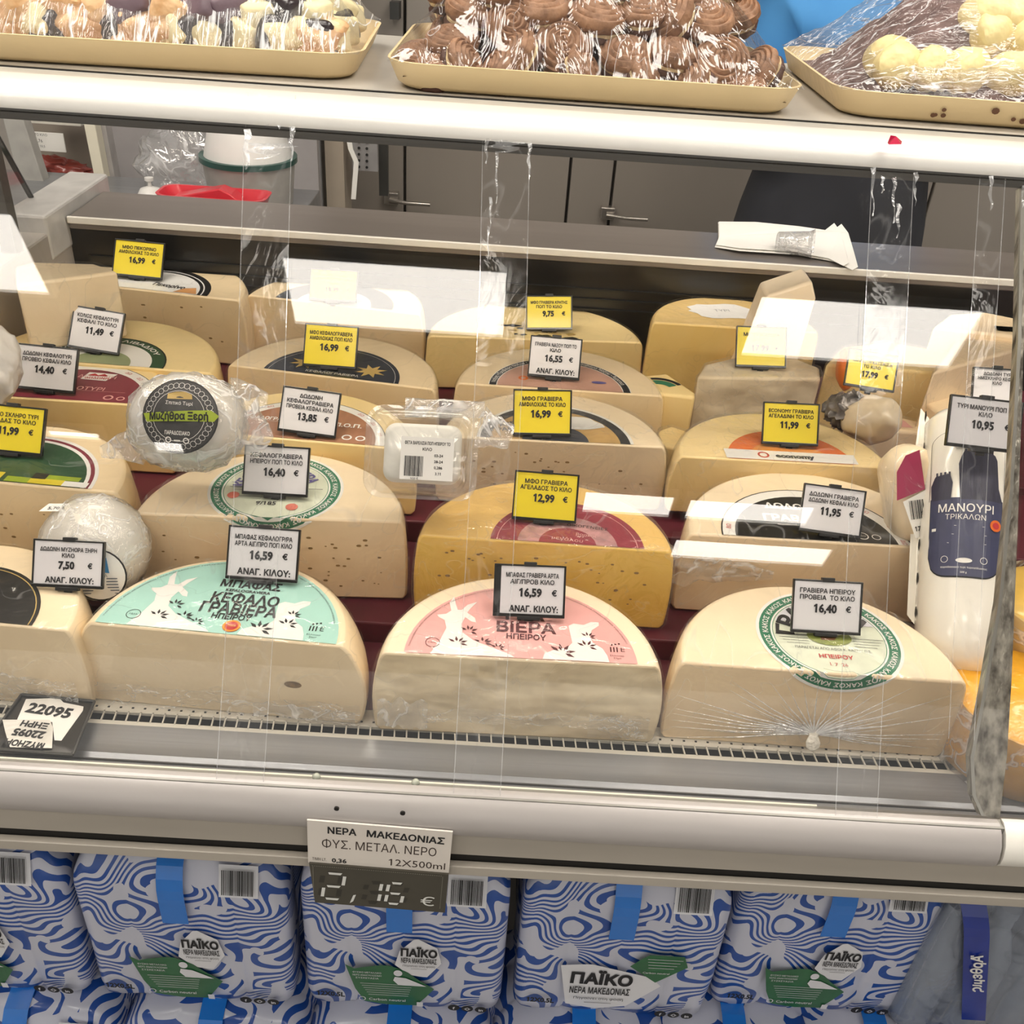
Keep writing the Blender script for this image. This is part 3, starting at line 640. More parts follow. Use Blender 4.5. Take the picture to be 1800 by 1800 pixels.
crinkle(FR[2], -.133, -.085, .012, .046, FILMW, 3, .008, 26, 10); crinkle(FR[2], -.09, .12, .022, .036, CRK, 4); crinkle(FR[2], .07, .128, .010, .040, CRK, 5, .006, 26, 8)
# ---- B row
r, h, R0 = halfwheel('half_cheese_wheel', 'second row half cheese wheel at the left edge with a green and yellow patchwork label', (-215, 828), (207, 866), 1.05, .926, 'cream', 1.06, holes=26, wrap=FILM)
T = lambda l: top_T(h, l)
lb = label(r, h, [(.098, LW), (.094, BURG), (.09, LW), (.086, DGREEN)], cx=.0); g = G()
for k, (x0, x1, y0, y1, m) in enumerate(((.005, .03, .002, .012, 0), (.03, .066, .002, .013, 1), (.035, .08, .012, .02, 0), (-.03, .0, .002, .018, 1), (.03, .045, .011, .022, 2))): rect(g, x0, x1, y0, y1, T(.0009+.00005*k), m)
obj('print_patches', g, [LIME, YEL, INK], lb)
g = G(); rect(g, .066, .092, .0015, .011, T(.0012)); obj('white_corner', g, LW, lb)
r, h, R0 = halfwheel('half_cheese_wheel', 'half cheese wheel with purple lettered green ringed label folded over its edge, second row', (234, 902), (710, 917), 1.03, .926, 'peach', 1.03, holes=40, wrap=FILMS)
lb, T = kakos(r, h, (486, 860), 1.03, .0725, True)
g = G()
for k in range(4): rect(g, -.050+.002*k, -.024, .010-.005*k, .0107-.005*k, T(.0012))
ringtext(g, T(.0012), 'ΚΕΦΑΛΟΓΡΑΒΙΕΡΑ', .041, pi*.98, -.02, .0125, 1, .04); obj('lettering', g, LPUR, lb)
for q_ in ((-.043, -.016), (.022, -.036)):
    g = G(); disc(g, q_[0], q_[1], .0065, .0065, T(.0013)); obj('seal', g, mat('coral_print', (222, 120, 100), .5), lb)
g = G(); text(g, '9/185', -.006, -.030, .007, T(.0014), off=.02); obj('handwriting', g, INK, lb)
g = G(); rect(g, -.05, .05, .0005, .0013, T(.0012)); rect(g, -.04, .03, -.0178, -.0172, T(.0012)); obj('dividing_lines', g, INK, lb)
r, h, R0 = halfwheel('yellow_cheese_half', 'deep yellow half cheese wheel in crinkled film with a crimson curved label', (736, 940), (1184, 970), 1.03, .926, 'yellow', 1.04, holes=60, wrap=FILMH, dep=.95)
lb = label(r, h, [(.080, mat('crimson_label', (152, 34, 56), .45, var=.05)), (.0735, PINK), (.0728, mat('crimson_label', (152, 34, 56))), (.052, mat('label_rose_pic', (206, 150, 150), .5, var=.15, vs=80)), (.03, mat('crimson_label', (0, 0, 0)))], cx=.022)
T = top_T(h, .0010, cx=.022); g = G(); text(g, 'ΟΙΚΟΓΕΝΕΙΕΣ', .022, .034, .005, T, maxw=.05, rot=-.1); obj('lettering', g, INK, lb)
g = G(); text(g, 'μεγάλου', .0, .009, .006, T, maxw=.05, rot=-.12); text(g, 'βοσκοί', .02, .0185, .005, T, rot=-.12); obj('pink_lettering', g, PINK, lb)
r, h, R0 = halfwheel('half_cheese_wheel', 'half cheese wheel with black label ringed in white, film bunched at its left end', (1210, 938), (1690, 966), 1.03, .926, 'peach', 1.03, wrap=FILMS)
lb = label(r, h, [(.103, INK), (.1015, LW), (.088, LBLK)], cx=-.008); T = top_T(h, .0009, cx=-.008)
g = G(); text(g, 'ΓΡΑΒΙΕΡΑ', -.012, .042, .012, T, off=.03, maxw=.085); text(g, 'ΔΩΔΩΝΗ', -.012, .066, .011, T, off=.03); text(g, 'παραδοσιακό τυρί', -.02, .028, .003, T, maxw=.05)
ring2(g, .052, .014, .0055, .0068, T); ring2(g, .067, .013, .004, .005, T); text(g, 'ΓΑΛΑ', .052, .014, .0025, T, maxw=.008); obj('lettering', g, LW, lb)
g = G(); Tt = top_T(h, .0009, cx=-.008)
for a in (.06, .35, .75, 2.5, 2.95): text(g, 'ΔΩ', .095*cos(a*1.0), max(.004, .095*sin(a)), .005, Tt, rot=a-pi/2)
obj('ring_marks', g, RED, lb)
g = G(); rr = random.Random(5)      # bunched film at the left end
pts = []
for j in range(9):
    t_ = j/8; row = []
    for i in range(10):
        s = i/9; row.append(V((-R0*1.0+.10*t_-.028*(1-t_), -.004-.012*(1-t_)*(rr.random()), h*(.93-.55*s*(1-.8*t_)-.35*t_)+.006*rr.random())))
    pts.append(row)
g.grid(lambda u, v: pts[int(round(u*8))][int(round(v*9))], 8, 9)
obj('bunched_film', g, FILMW, r, smooth=80)
# ---- C row
r, h, R0 = halfwheel('half_cheese_wheel', 'half cheese wheel with a dull burgundy label edged in white, third row at the left', (-112, 690), (286, 714), 1.05, .955, 'butter', 1.05)
lb = label(r, h, [(.101, INK), (.100, LW), (.086, BURG)], cx=.02); T = top_T(h, .0009, cx=.02)
g = G(); text(g, 'ΚΕΦΑΛΟΤΥΡΙ', -.004, .033, .0085, T, off=.02, maxw=.12); text(g, 'ΔΩΔΩΝΗ', .012, .066, .008, T); rect(g, -.04, .06, .0265, .0270, T); ring2(g, .045, .012, .004, .006, T); ring2(g, .060, .011, .0035, .005, T); obj('lettering', g, PINK, lb)
g = G(); poly(g, [(-.002, .078), (.034, .076), (.026, .056), (-.006, .058)], top_T(h, .0007, cx=.02)); obj('white_panel', g, LW, lb); g = G(); text(g, 'ΔΩΔΩΝΗ', .013, .062, .005, T, maxw=.034, off=.02); poly(g, [(.0, .07), (.006, .075), (.012, .07), (.018, .075), (.024, .070), (.022, .068), (.0, .068)], T)
for a in (.25, .5, .8, 1.05): text(g, 'ΔΩ', .093*cos(a), .093*sin(a), .005, T, rot=a-pi/2)
obj('red_marks', g, RED, lb)
r, h, R0 = halfwheel('half_cheese_wheel', 'half cheese wheel with wood brown label, between the round whey cheese and the tub', (332, 757), (722, 790), 1.046, .955, 'butter', 1.05)
lb = label(r, h, [(.099, INK), (.098, LW), (.087, BROWN)]); T = top_T(h, .0009)
g = G(); text(g, 'ΚΕΦΑΛΟΓΡΑΒΙΕΡΑ', -.045, .045, .0075, T, off=.03, maxw=.07); text(g, 'Π.Ο.Π.', .048, .043, .0085, T, off=.03, maxw=.05); rect(g, -.07, -.015, .0385, .039, T); ring2(g, .052, .014, .004, .006, T); ring2(g, .068, .014, .004, .006, T); obj('lettering', g, LW, lb)
g = G()
for a in (.3, .6, .9, 2.2, 2.5, 2.8): text(g, 'ΔΩ', .0925*cos(a), .0925*sin(a), .0045, T, rot=a-pi/2)
obj('red_marks', g, RED, lb)
r, h, R0 = halfwheel('half_cheese_wheel', 'pale half cheese wheel in tight film with a torn black ringed tan label', (776, 766), (1170, 786), 1.046, .955, 'ivory', 1.05, holes=34, wrap=FILMH)
lb = label(r, h, [(.094, LW), (.090, LBLK), (.078, TAN), (.04, NAVY)], cx=.002); T = top_T(h, .0011, cx=.002)
g = G(); text(g, 'ΑΡΓΙΑΣ', -.05, .040, .008, T, off=.03, maxw=.045, rot=.35); text(g, 'ΓΡΑΒΙΕΡΑ', -.052, .024, .008, T, off=.03, maxw=.05, rot=.12); obj('lettering', g, INK, lb)
g = G(); rr = random.Random(2); poly(g, [(.03+.030*cos(a*pi/7)*(1+.25*sin(a*5)), .048+.017*sin(a*pi/7)) for a in range(14)], T); obj('torn_white_patch', g, LW, lb)
r, h, R0 = halfwheel('half_cheese_wheel', 'half cheese wheel under shiny creased film with an orange label over a white band', (1194, 802), (1567, 822), 1.046, .968, 'butter', 1.06, wrap=FILMH)
lb = label(r, h, [(.076, ORANGE), (.05, mat('orange_light', (236, 150, 60), .5))], cx=.008); T = lambda l: top_T(h, l, cx=.008)
g = G(); rect(g, -.078, .080, .002, .024, T(.0008)); obj('white_band', g, LW, lb)
g = G(); text(g, 'economy', .006, .013, .009, T(.0011), off=.06, maxw=.062); obj('lettering', g, NAVY, lb); g = G(); ring2(g, -.032, .013, .0045, .007, T(.0011)); obj('round_mark', g, RED, lb)
# ---- D row
r, h, R0 = halfwheel('half_cheese_wheel', 'golden half cheese wheel with a dark green arched label, fourth row at the left', (-40, 624), (374, 656), 1.055, .966, 'butter', 1.03)
lb = label(r, h, [(.084, INK), (.082, DGREEN), (.066, LW), (.04, mat('label_sage', (150, 160, 120), .5))], cx=.003); T = top_T(h, .0009, cx=.003)
g = G(); ringtext(g, T, 'ΚΕΦΑΛΟΤΥΡΙ ΛΙΒΑΔΙΟΥ', .074, pi*.93, pi*.07, .007, 1, .02); obj('ring_lettering', g, LW, lb)
r, h, R0 = halfwheel('half_cheese_wheel', 'half cheese wheel with a navy label showing golden star shapes', (400, 641), (764, 684), 1.054, .966, 'cream', 1.03, wrap=FILM)
lb = label(r, h, [(.089, NAVY), (.0835, LW), (.083, NAVY)]); T = top_T(h, .0010)
g = G()
for cx_, cy_, s in ((-.042, .032, .022), (.046, .028, .022), (0, .055, .02)):
    poly(g, [(cx_+s*(1 if k % 2 else .45)*cos(k*pi/8), cy_+s*.9*(1 if k % 2 else .45)*sin(k*pi/8)) for k in range(16)], T)
obj('star_print', g, GOLD, lb)
g = G(); text(g, 'ΚΕΦΑΛΟΓΡΑΒΙΕΡΑ', 0, .009, .006, T, maxw=.07); obj('lettering', g, LW, lb)
r, h, R0 = halfwheel('half_cheese_wheel', 'half cheese wheel with a salmon pink label inside a black lettered ring', (802, 673), (1166, 696), 1.054, .966, 'cream', 1.03, wrap=FILM)
lb = label(r, h, [(.093, LW), (.092, INK), (.083, LW), (.082, SALM)]); T = top_T(h, .0010)
g = G(); ringtext(g, T, 'Νάξος • Γραβιέρα Νάξου • Αγροτική', .0873, pi*.97, pi*.03, .0055, 2, .01); obj('ring_lettering', g, LW, lb)
g = G(); ring2(g, -.048, .026, .0035, .0065, T); obj('orange_seal', g, ORANGE, lb)
g = G(); disc(g, .052, .026, .010, .004, T); obj('blue_seal', g, LPUR, lb)
# ---- E row (rear)
r, h, R0 = halfwheel('half_cheese_wheel', 'pitted half cheese wheel at the rear left with black ringed label and orange print', (92, 492), (422, 528), 1.072, .968, 'cream', 1.04, holes=24, wrap=FILM)
lb = label(r, h, [(.092, LBLK), (.083, LW), (.081, LBLK), (.076, LW)]); T = top_T(h, .0010)
g = G(); text(g, 'Πεκορίνο', .026, .024, .011, T, off=.03, maxw=.05, rot=-.1); obj('lettering', g, INK, lb)
g = G(); poly(g, [(.04, .003), (.075, .003), (.066, .026), (.05, .02)], T); obj('orange_patch', g, mat('apricot_print', (220, 160, 100), .5, var=.1), lb)
r, h, R0 = halfwheel('half_cheese_wheel', 'half cheese wheel at the rear under the big lamp reflection', (434, 518), (740, 552), 1.065, .968, 'cream', 1.04, wrap=FILM)
lb = label(r, h, [(.088, mat('charcoal_label', (62, 66, 74), .45)), (.055, LW)]); T = top_T(h, .0010); g = G(); text(g, 'ΤΥΡΙ', .0, .02, .01, T); obj('lettering', g, INK, lb)
r, h, R0 = halfwheel('half_cheese_wheel', 'wide half cheese wheel at the rear centre with scraps of a torn label', (752, 590), (1130, 602), 1.05, .968, 'butter', 1.02, wrap=FILM, dep=.92)
g = G(); T = top_T(h, .0008); rr = random.Random(9)
for k in range(16):
    x = -.045+.10*rr.random(); y = .004+.045*rr.random(); s = .003+.007*rr.random()
    poly(g, [(x+s*(.5+rr.random())*cos(a*pi/3), y+s*.6*(.5+rr.random())*sin(a*pi/3)) for a in range(6)], T, 0 if k % 3 else 1)
obj('torn_label_scraps', g, [LBLK, GOLD], r)
r, h, R0 = halfwheel('yellow_cheese_half', 'golden yellow half cheese wheel at the rear with a ragged white patch on top', (1146, 566), (1440, 584), 1.086, .968, 'gold', 1.02, wrap=FILM)
g = G(); T = top_T(h, .0008); poly(g, [(-.008+.052*cos(a*pi/11)*(1+.08*sin(a*3.3)), .058+.030*sin(a*pi/11)*(1+.15*sin(a*5.1))) for a in range(22)], T); obj('paper_patch', g, PAPER, r)
g = G(); text(g, 'ΤΥΡΙ', -.01, .06, .008, top_T(h, .0012), rot=.15); obj('lettering', g, mat('grey_print', (150, 148, 150), .5), r)
# ---- wedges: prisms given by the outline of their top face
def wedge(name, label, pts, zt, zb, kind, wrap=None, taper=0.0, cat='cheese', bev=.004, cut=None):
    P = [Pz(x, y, zt) for x, y in pts]; c = sum(P, V((0, 0, 0)))/len(P); root = thing(name, label, cat, (c.x, c.y, zb))
    top = [p-V((c.x, c.y, zb)) for p in P]; bot = [V((p.x*(1+taper), p.y*(1+taper), 0)) for p in top]
    obj('cheese_block', G().slab(bot, top), PASTE[kind], root, bevel=bev, bseg=3, smooth=40)
    if wrap:
        n = len(top); g = G(); rg = []
        for k in range(7):
            t = k/6; ring = []
            for i in range(n):
                for s in range(8):
                    p = bot[i].lerp(bot[(i+1) % n], s/8).lerp(top[i].lerp(top[(i+1) % n], s/8), t); d = V((p.x, p.y, 0)).normalized()
                    ring.append(p+d*(.002+.002*mnoise.noise(p*50+V((k, i, 0))))+V((0, 0, .0016 if k == 6 else 0)))
            rg.append(ring)
        g.loft(rg, 0, False, True); obj('plastic_wrap', g, wrap, root, smooth=70)
    return root, zt-zb, c
wedge('cheese_wedge', 'thick pale cheese wedge standing on the golden wheel at the rear left', [(28, 501), (207, 477), (166, 463), (60, 460), (26, 468)], 1.146, 1.0555, 'ivory', FILM)
r, h, c = wedge('cheese_wedge', 'whitish cheese chunk in film standing below the tall white wedge', [(1226, 662), (1443, 666), (1441, 646), (1400, 630), (1290, 628), (1240, 640)], 1.064, .967, 'white', FILMH)
r, h, c = wedge('cheese_wedge', 'small cheese chunk with a green and black ring label behind the salmon labelled wheel', [(1130, 688), (1222, 698), (1222, 690), (1172, 656), (1130, 660)], 1.050, .968, 'butter')
g = G(); T = lambda x, y: V((x, y, h+.0006)); ring2(g, -.012, -.012, .028, .034, T, 0, 20, .5, 1.9); ring2(g, -.012, -.012, .014, .026, T, 1, 20, .5, 1.9); obj('label', g, [INK, GREENR], r)
# tall white wedge standing upright
F_ = [(1318, 604), (1413, 642), (1442, 532), (1426, 488), (1362, 500)]
P = [Py(x, y, 1.235) for x, y in F_]; c = sum(P, V((0, 0, 0)))/5; zb = .968
P = [Py(1322, 604, 1.225), Py(1413, 642, 1.225), Py(1443, 532, 1.225), Py(1424, 488, 1.285), Py(1352, 504, 1.285)]
t_ = thing('cheese_wedge', 'tall white cheese wedge standing on end at the edge of the right lamp reflection', 'cheese', (P[0].x, 1.24, zb))
o0 = V((P[0].x, 1.24, zb)); fr = [V((P[0].x-.015, 1.268, zb)), V((P[1].x+.0, 1.268, zb)), V((P[2].x+.008, 1.272, P[2].z-.012)), V((P[3].x+.004, 1.285, P[3].z-.004)), V((P[0].x+.02, 1.272, P[2].z-.012))]
bk = [p+V((0, .055, 0)) for p in fr]; obj('cheese_block', G().slab([p-o0 for p in fr], [p-o0 for p in bk]), RIND['white'], t_, bevel=.004, bseg=3, smooth=40)
wedge('yellow_cheese_wedge', 'yellow topped cheese block in film behind the price tags at the right', [(1452, 640), (1560, 648), (1668, 656), (1690, 622), (1560, 600), (1480, 610)], 1.078, .967, 'butter', FILMH)
wedge('cheese_wedge', 'peach coloured cheese wedge in film leaning into the right rear corner', [(1640, 655), (1795, 612), (1810, 590), (1680, 598)], 1.100, .967, 'peach', FILMH)
r, h, c = wedge('cheese_wedge', 'tall pale peach wedge with a barcode sticker at the far right rear', [(1640, 575), (1800, 592), (1800, 562), (1730, 548), (1670, 552)], 1.110, .968, 'peach')
b0 = Py(1738, 580, c.y-.035); 
def stick_T(o_, w_, h_, rot=0.0): return lambda x, y: o_+V((cos(rot)*x, sin(rot)*x, y))
g = G(); t2 = stick_T(V((0.018, -.045, .105)), 0, 0)
def barsticker(parent, T, w_, h_, seed, lines=('ΤΥΡΙ ΗΜΙΣΚΛΗΡΟ', 'ΤΟ ΚΙΛΟ')):
    g = G(); a = [T(-w_/2, -h_/2, 0), T(w_/2, -h_/2, 0), T(w_/2, h_/2, 0), T(-w_/2, h_/2, 0)]; b = [T(-w_/2, -h_/2, .0004), T(w_/2, -h_/2, .0004), T(w_/2, h_/2, .0004), T(-w_/2, h_/2, .0004)]
    g.slab(a, b); st = obj('sticker', g, LW, parent)
    g = G(); F2 = lambda x, y: T(x, y, .0007)
    bars(g, -w_*.42, -w_*.05, -h_*.42, h_*.05, F2, 0, seed)
    text(g, lines[0], 0, h_*.36, h_*.075, F2, maxw=w_*.86, off=.02); text(g, lines[1], 0, h_*.22, h_*.07, F2, off=.02)
    for k in range(4): text(g, ('03-24', '28-24', '0,286', '3.11')[k], w_*.22, h_*(.08-.14*k), h_*.065, F2, off=.02, maxw=w_*.34)
    text(g, '9/50 €', -w_*.22, -h_*.47, h_*.05, F2)
    obj('lettering', g, INK, st); return st
barsticker(r, lambda x, y, l: V((.028+x, -.026-l+y*.5, h+.0006+.001+y*.5*0)), .040, .034, 4)
wedge('cheese_wedge', 'small cheese wedge beside the bunched film behind the white roll', [(1622, 704), (1668, 738), (1740, 712), (1700, 690)], 1.052, .955, 'peach')
r, h, c = wedge('cheese_wedge', 'flat cheese piece with a faint pink label behind the sun labelled wheel', [(1500, 752), (1616, 760), (1650, 748), (1560, 728), (1480, 734)], 1.02, .956, 'peach', FILMH)
g = G(); T = lambda x, y: V((x, y, h+.0008)); poly(g, [(-.02, -.008), (.03, -.01), (.025, .010), (-.015, .012)], T); obj('label', g, PINK, r)
wedge('cheese_wedge', 'small glossy film wrapped cheese scrap squeezed between two third row wheels', [(1160, 782), (1200, 790), (1215, 760), (1180, 748), (1158, 756)], 1.012, .956, 'butter', FILMH)
# orange wax piece with crumpled grey foil
def blob(name, label, mw, rx, ry, rz, m, seed=0, amp=.15, fr=3.0, n=18, cat='thing', part=None, parent=None, pw=1.0):
    g = G(); rg = []
    for j in range(1, n):
        th = pi*j/n; ring = []
        for i in range(2*n):
            ph = 2*pi*i/(2*n); d = V((sin(th)*cos(ph), sin(th)*sin(ph), cos(th))); k = 1+amp*mnoise.noise(d*fr+V((seed*7.3, 0, 0)))
            f = lambda q: math.copysign(abs(q)**pw, q)
            ring.append((f(d.x)*rx*k, f(d.y)*ry*k, f(d.z)*rz*k))
        rg.append(ring)
    g.loft(rg)
    if parent: return obj(part, g, m, parent, smooth=60)
    o = obj(name, g, m, smooth=60); o.matrix_world = mw; return props(o, label, cat)
blob('foil_wrapped_cheese', 'piece in crumpled grey foil and clear film beside the whitish chunk', facing(1488, 722, 1.24), .026, .03, .024, mat('crumpled_grey_foil', (150, 145, 142), .3, .5, bump=1, bs=60, col2=(70, 66, 64), vs=60), 3, .35, 5, cat='cheese')
blob('orange_wax_cheese', 'sliver of orange waxed cheese peeking left of the tilted yellow tag', facing(1487, 650, 1.30), .012, .02, .028, mat('orange_wax', (235, 120, 40), .35, coat=.5), 4, .1, 2, cat='cheese')
blob('film_wrapped_cheese', 'blurry pale cheese pouch in film under the tilted yellow tag', facing(1532, 738, 1.22), .036, .04, .030, mat('pale_pouch', (226, 208, 176), .35, coat=.7, bump=.6, bs=40), 8, .15, 2, cat='cheese')
# round dry whey cheese with dark label
mw = facing(330, 742, .985, radians(-4)); t_ = thing('whey_cheese_round', 'large white round whey cheese with a dark disc label and lime green band', 'cheese', mw=mw)
blob('', '', None, .057, .045, .048, mat('whey_white', (226, 220, 208), .4, coat=.6, bump=.35, bs=40, var=.02), 1, .06, 2, part='cheese_round', parent=t_, pw=.93)
blob('', '', None, .0600, .047, .0500, FILMW, 5, .10, 6, part='plastic_wrap', parent=t_, pw=.93)
def curv(R, cx, cz, rad, d0): return lambda x, y, l=0: V((cx+x, -(d0+l)+((x+cx*.6)**2+(y+cz*.6)**2)*R, cz+y))
def disclabel(parent, T, r, m_out, m_in, m_line):
    g = G()
    for k, (a, b, mi) in enumerate(((r*.96, r, 0), (r*.90, r*.96, 1), (r*.86, r*.90, 0), (r*.5, r*.86, 1), (0.0001, r*.5, 1))):
        ring2(g, 0, 0, a, b, lambda x, y: T(x, y, .0), mi, 36)
    return obj('label', g, [m_out, m_in], parent)
T = curv(6.0, .007, .002, .04, .0500); ldk = mat('slate_label', (66, 66, 66), .45, var=.1, vs=90)
lb = disclabel(t_, T, .0365, mat('slate_label_dark', (44, 44, 46), .4), ldk, LW)
g = G(); T1 = lambda x, y: T(x, y, .0006)
for k in range(36): 
    a = 2*pi*k/36; ring2(g, .030*cos(a), .030*sin(a), .0026, .0030, T1, 0, 8)
ring2(g, 0, 0, .0245, .0249, T1)
text(g, 'Σπιτικό Τυρί', 0, .0125, .0034, T1, maxw=.026); text(g, 'ΠΑΡΑΔΟΣΙΑΚΟ', 0, -.0165, .0036, T1, maxw=.024, off=.02)
ring2(g, -.0085, -.0235, .002, .003, T1, 0, 12); ring2(g, .0085, -.0235, .002, .003, T1, 0, 12); rect(g, -.003, .003, -.0242, -.0232, T1); obj('white_print', g, LW, lb)
g = G(); cpoly(g, [(-.035, .0005), (-.0325, -.0075), (.033, -.0030), (.037, .0030), (.030, .0080)], lambda x, y: T(x, y, .0010)); obj('lime_band', g, mat('lime_band', (160, 178, 50), .5, var=.03), lb)
g = G(); text(g, 'Μυζήθρα Ξερή', 0, .0000, .0072, lambda x, y: T(x, y, .0016), maxw=.056, off=.035, rot=.06); obj('band_lettering', g, INK, lb)
g = G(); poly(g, [(-.012, .016), (.012, .017), (.011, .0215), (.004, .024), (-.004, .0235), (-.012, .021)], lambda x, y: T(x, y, .0008)); obj('emblem', g, GOLD, lb)
def wing(parent, p0, p1, w0, w1, seed, m=FILMW):
    rr = random.Random(seed); g = G(); rg = []; p0, p1 = V(p0), V(p1); ax = (p1-p0).normalized(); u = ax.cross(V((0, 1, 0))).normalized(); v_ = ax.cross(u)
    for k in range(7):
        t = k/6; w_ = w0+(w1-w0)*t; rg.append([p0.lerp(p1, t)+(u*cos(a*pi/7)*w_+v_*sin(a*pi/7)*w_*.35)*(1+.35*(rr.random()-.5)) for a in range(14)])
    g.loft(rg, 0, False, False); obj('film_end', g, m, parent, smooth=60)
wing(t_, (-.045, .0, -.025), (-.090, .01, -.036), .022, .006, 1); wing(t_, (.048, .0, .0), (.078, .012, -.020), .034, .012, 2); wing(t_, (.04, .0, .03), (.074, .02, .03), .02, .008, 3)
# near whey cheese
mw = facing(168, 962, .985, 0); t_ = thing('whey_cheese_round', 'white whey cheese ball in crinkled film with a blue printed label low right', 'cheese', mw=mw)
wm = mat('whey_bright', (240, 234, 220), .4, coat=.7, bump=.4, bs=45, var=.015)
blob('', '', None, .053, .044, .053, wm, 11, .05, 2, part='cheese_round', parent=t_); blob('', '', None, .0548, .0458, .0548, film('ball_film', base=.12, edge=.5, streak=.5, sc=50, width=.04, haze=.12, bump=1), 12, .07, 7, part='plastic_wrap', parent=t_)
T = curv(9.0, .018, -.026, .04, .0440); g = G(); ring2(g, 0, 0, .0245, .026, lambda x, y: T(x, y), 0, 30); ring2(g, 0, 0, .0001, .0245, lambda x, y: T(x, y), 1, 30); lb = obj('label', g, [INK, LW], t_)
g = G(); poly(g, [(-.005, .004), (.012, .002), (.010, .017), (-.001, .018)], lambda x, y: T(x, y, .0006)); obj('blue_print', g, BLUEP, lb)
g = G(); T1 = lambda x, y: T(x, y, .0008)
for k in range(6): rect(g, -.015, .018, -.004-.003*k, -.003-.003*k, T1)
text(g, 'ΜΥΖΗΘΡΑ', 0, -.0005, .003, T1); obj('lettering', g, mat('slate_print', (90, 100, 115), .5), lb)
T = lambda x, y, l=0: V((-.024+x, -.020-l-.012*0+y*.6, .040+y*.55)); g = G(); g.slab([T(-.022, -.006), T(.022, -.006), T(.026, .008), T(-.016, .008)], [T(-.022, -.006, .0006), T(.022, -.006, .0006), T(.026, .008, .0006), T(-.016, .008, .0006)]); pt = obj('paper_flap', g, PAPER, t_)
g = G(); text(g, '5,70 Μυζ.', 0, .0, .005, lambda x, y: T(x, y, .0012), maxw=.036); obj('handwriting', g, INK, pt)
# white film bundle at far left edge
blob('film_bundle', 'milky bunch of plastic film at the left edge beside the burgundy label', facing(-14, 640, 1.08), .03, .03, .045, mat('milky_bag', (214, 210, 204), .3, coat=.6, bump=.8, bs=50), 21, .2, 4, cat='film')
# feta tub
mw = facing(743, 798, .975, radians(-3)); t_ = thing('cheese_tub', 'clear plastic tub with a white cheese block and barcode sticker, tipped towards the viewer', 'tub', mw=mw)
def rrect(w_, h_, r, n=6, cx=0, cy=0):
    out = []
    for qx, qy, a0 in ((1, 1, 0), (-1, 1, pi/2), (-1, -1, pi), (1, -1, 3*pi/2)):
        for i in range(n+1):
            a = a0+pi/2*i/n; out.append((cx+qx*(w_/2-r)+r*cos(a), cy+qy*(h_/2-r)+r*sin(a)))
    return out
def loftrr(spec, mi=0, cap0=True, cap1=True, g=None, n=6):   # spec: (w,h,r,depth) in local x,z with y=depth
    g = g or G(); g.loft([[(x, d, z) for x, z in rrect(w_, h_, r, n)] for w_, h_, r, d in spec], mi, cap0, cap1); return g
obj('cheese_block', loftrr([(.074, .056, .010, .035), (.078, .060, .012, .0), (.074, .057, .012, -.012), (.066, .050, .012, -.016)]), mat('feta_white', (238, 236, 226), .5, var=.015, bump=.35, bs=60), t_, smooth=50)
tb = film('tub_plastic', base=.09, edge=.5, streak=.12, sc=14, width=.02, haze=.05, bump=.5, rough=.12)
obj('tub_wall', loftrr([(.078, .066, .012, .04), (.094, .080, .014, .0), (.100, .084, .016, -.012), (.112, .092, .018, -.013), (.112, .092, .018, -.017), (.104, .086, .016, -.018), (.098, .080, .014, -.024), (.090, .072, .014, -.026)], cap0=True, cap1=True), tb, t_, smooth=40)
barsticker(t_, lambda x, y, l: V((.007+x, -.0275-l, -.006+y)), .052, .042, 8, ('ΦΕΤΑ ΒΑΡΕΛΙΣΙΑ ΠΟΠ ΗΠΕΙΡΟΥ ΤΟ', 'ΚΙΛΟ'))
wing(t_, (.056, .0, .030), (.088, .01, .022), .020, .012, 6); wing(t_, (-.02, -.0, .046), (.06, .0, .048), .010, .008, 7)
# burgundy labelled roll by the white roll
mw = facing(1600, 868, 1.055, radians(8)); t_ = thing('wrapped_cheese_roll', 'film wrapped cheese roll with magenta label and barcode, left of the white roll', 'cheese', mw=mw)
g = loftrr([(.03, .07, .015, .03), (.05, .10, .024, .02), (.055, .11, .027, .0), (.05, .10, .024, -.02), (.03, .07, .015, -.03)]); obj('cheese_roll', g, RIND['peach'], t_, smooth=60)
T = lambda x, y, l=0: V((x*.9-.010, -.0350-l+x*x*8, y)); g = G(); poly(g, [(-.020, -.004), (-.016, .026), (-.004, .042), (.014, .046), (.014, .004)], lambda x, y: T(x, y)); obj('label', g, mat('magenta_label', (176, 60, 96), .45, var=.06), t_)
g = G(); poly(g, [(-.014, -.006), (.014, .003), (.014, -.044), (-.006, -.046)], lambda x, y: T(x, y, .0005)); st = obj('sticker', g, LW, t_); g = G(); bars(g, -.008, .010, -.026, -.006, lambda x, y: T(x, y, .0012), 0, 3, 14); text(g, '17,05', .002, -.036, .005, lambda x, y: T(x, y, .0012), off=.03); obj('lettering', g, INK, st)
obj('plastic_wrap', loftrr([(.035, .075, .015, .031), (.056, .108, .026, .0), (.052, .106, .024, -.024), (.034, .078, .015, -.0335)]), FILM, t_, smooth=60)
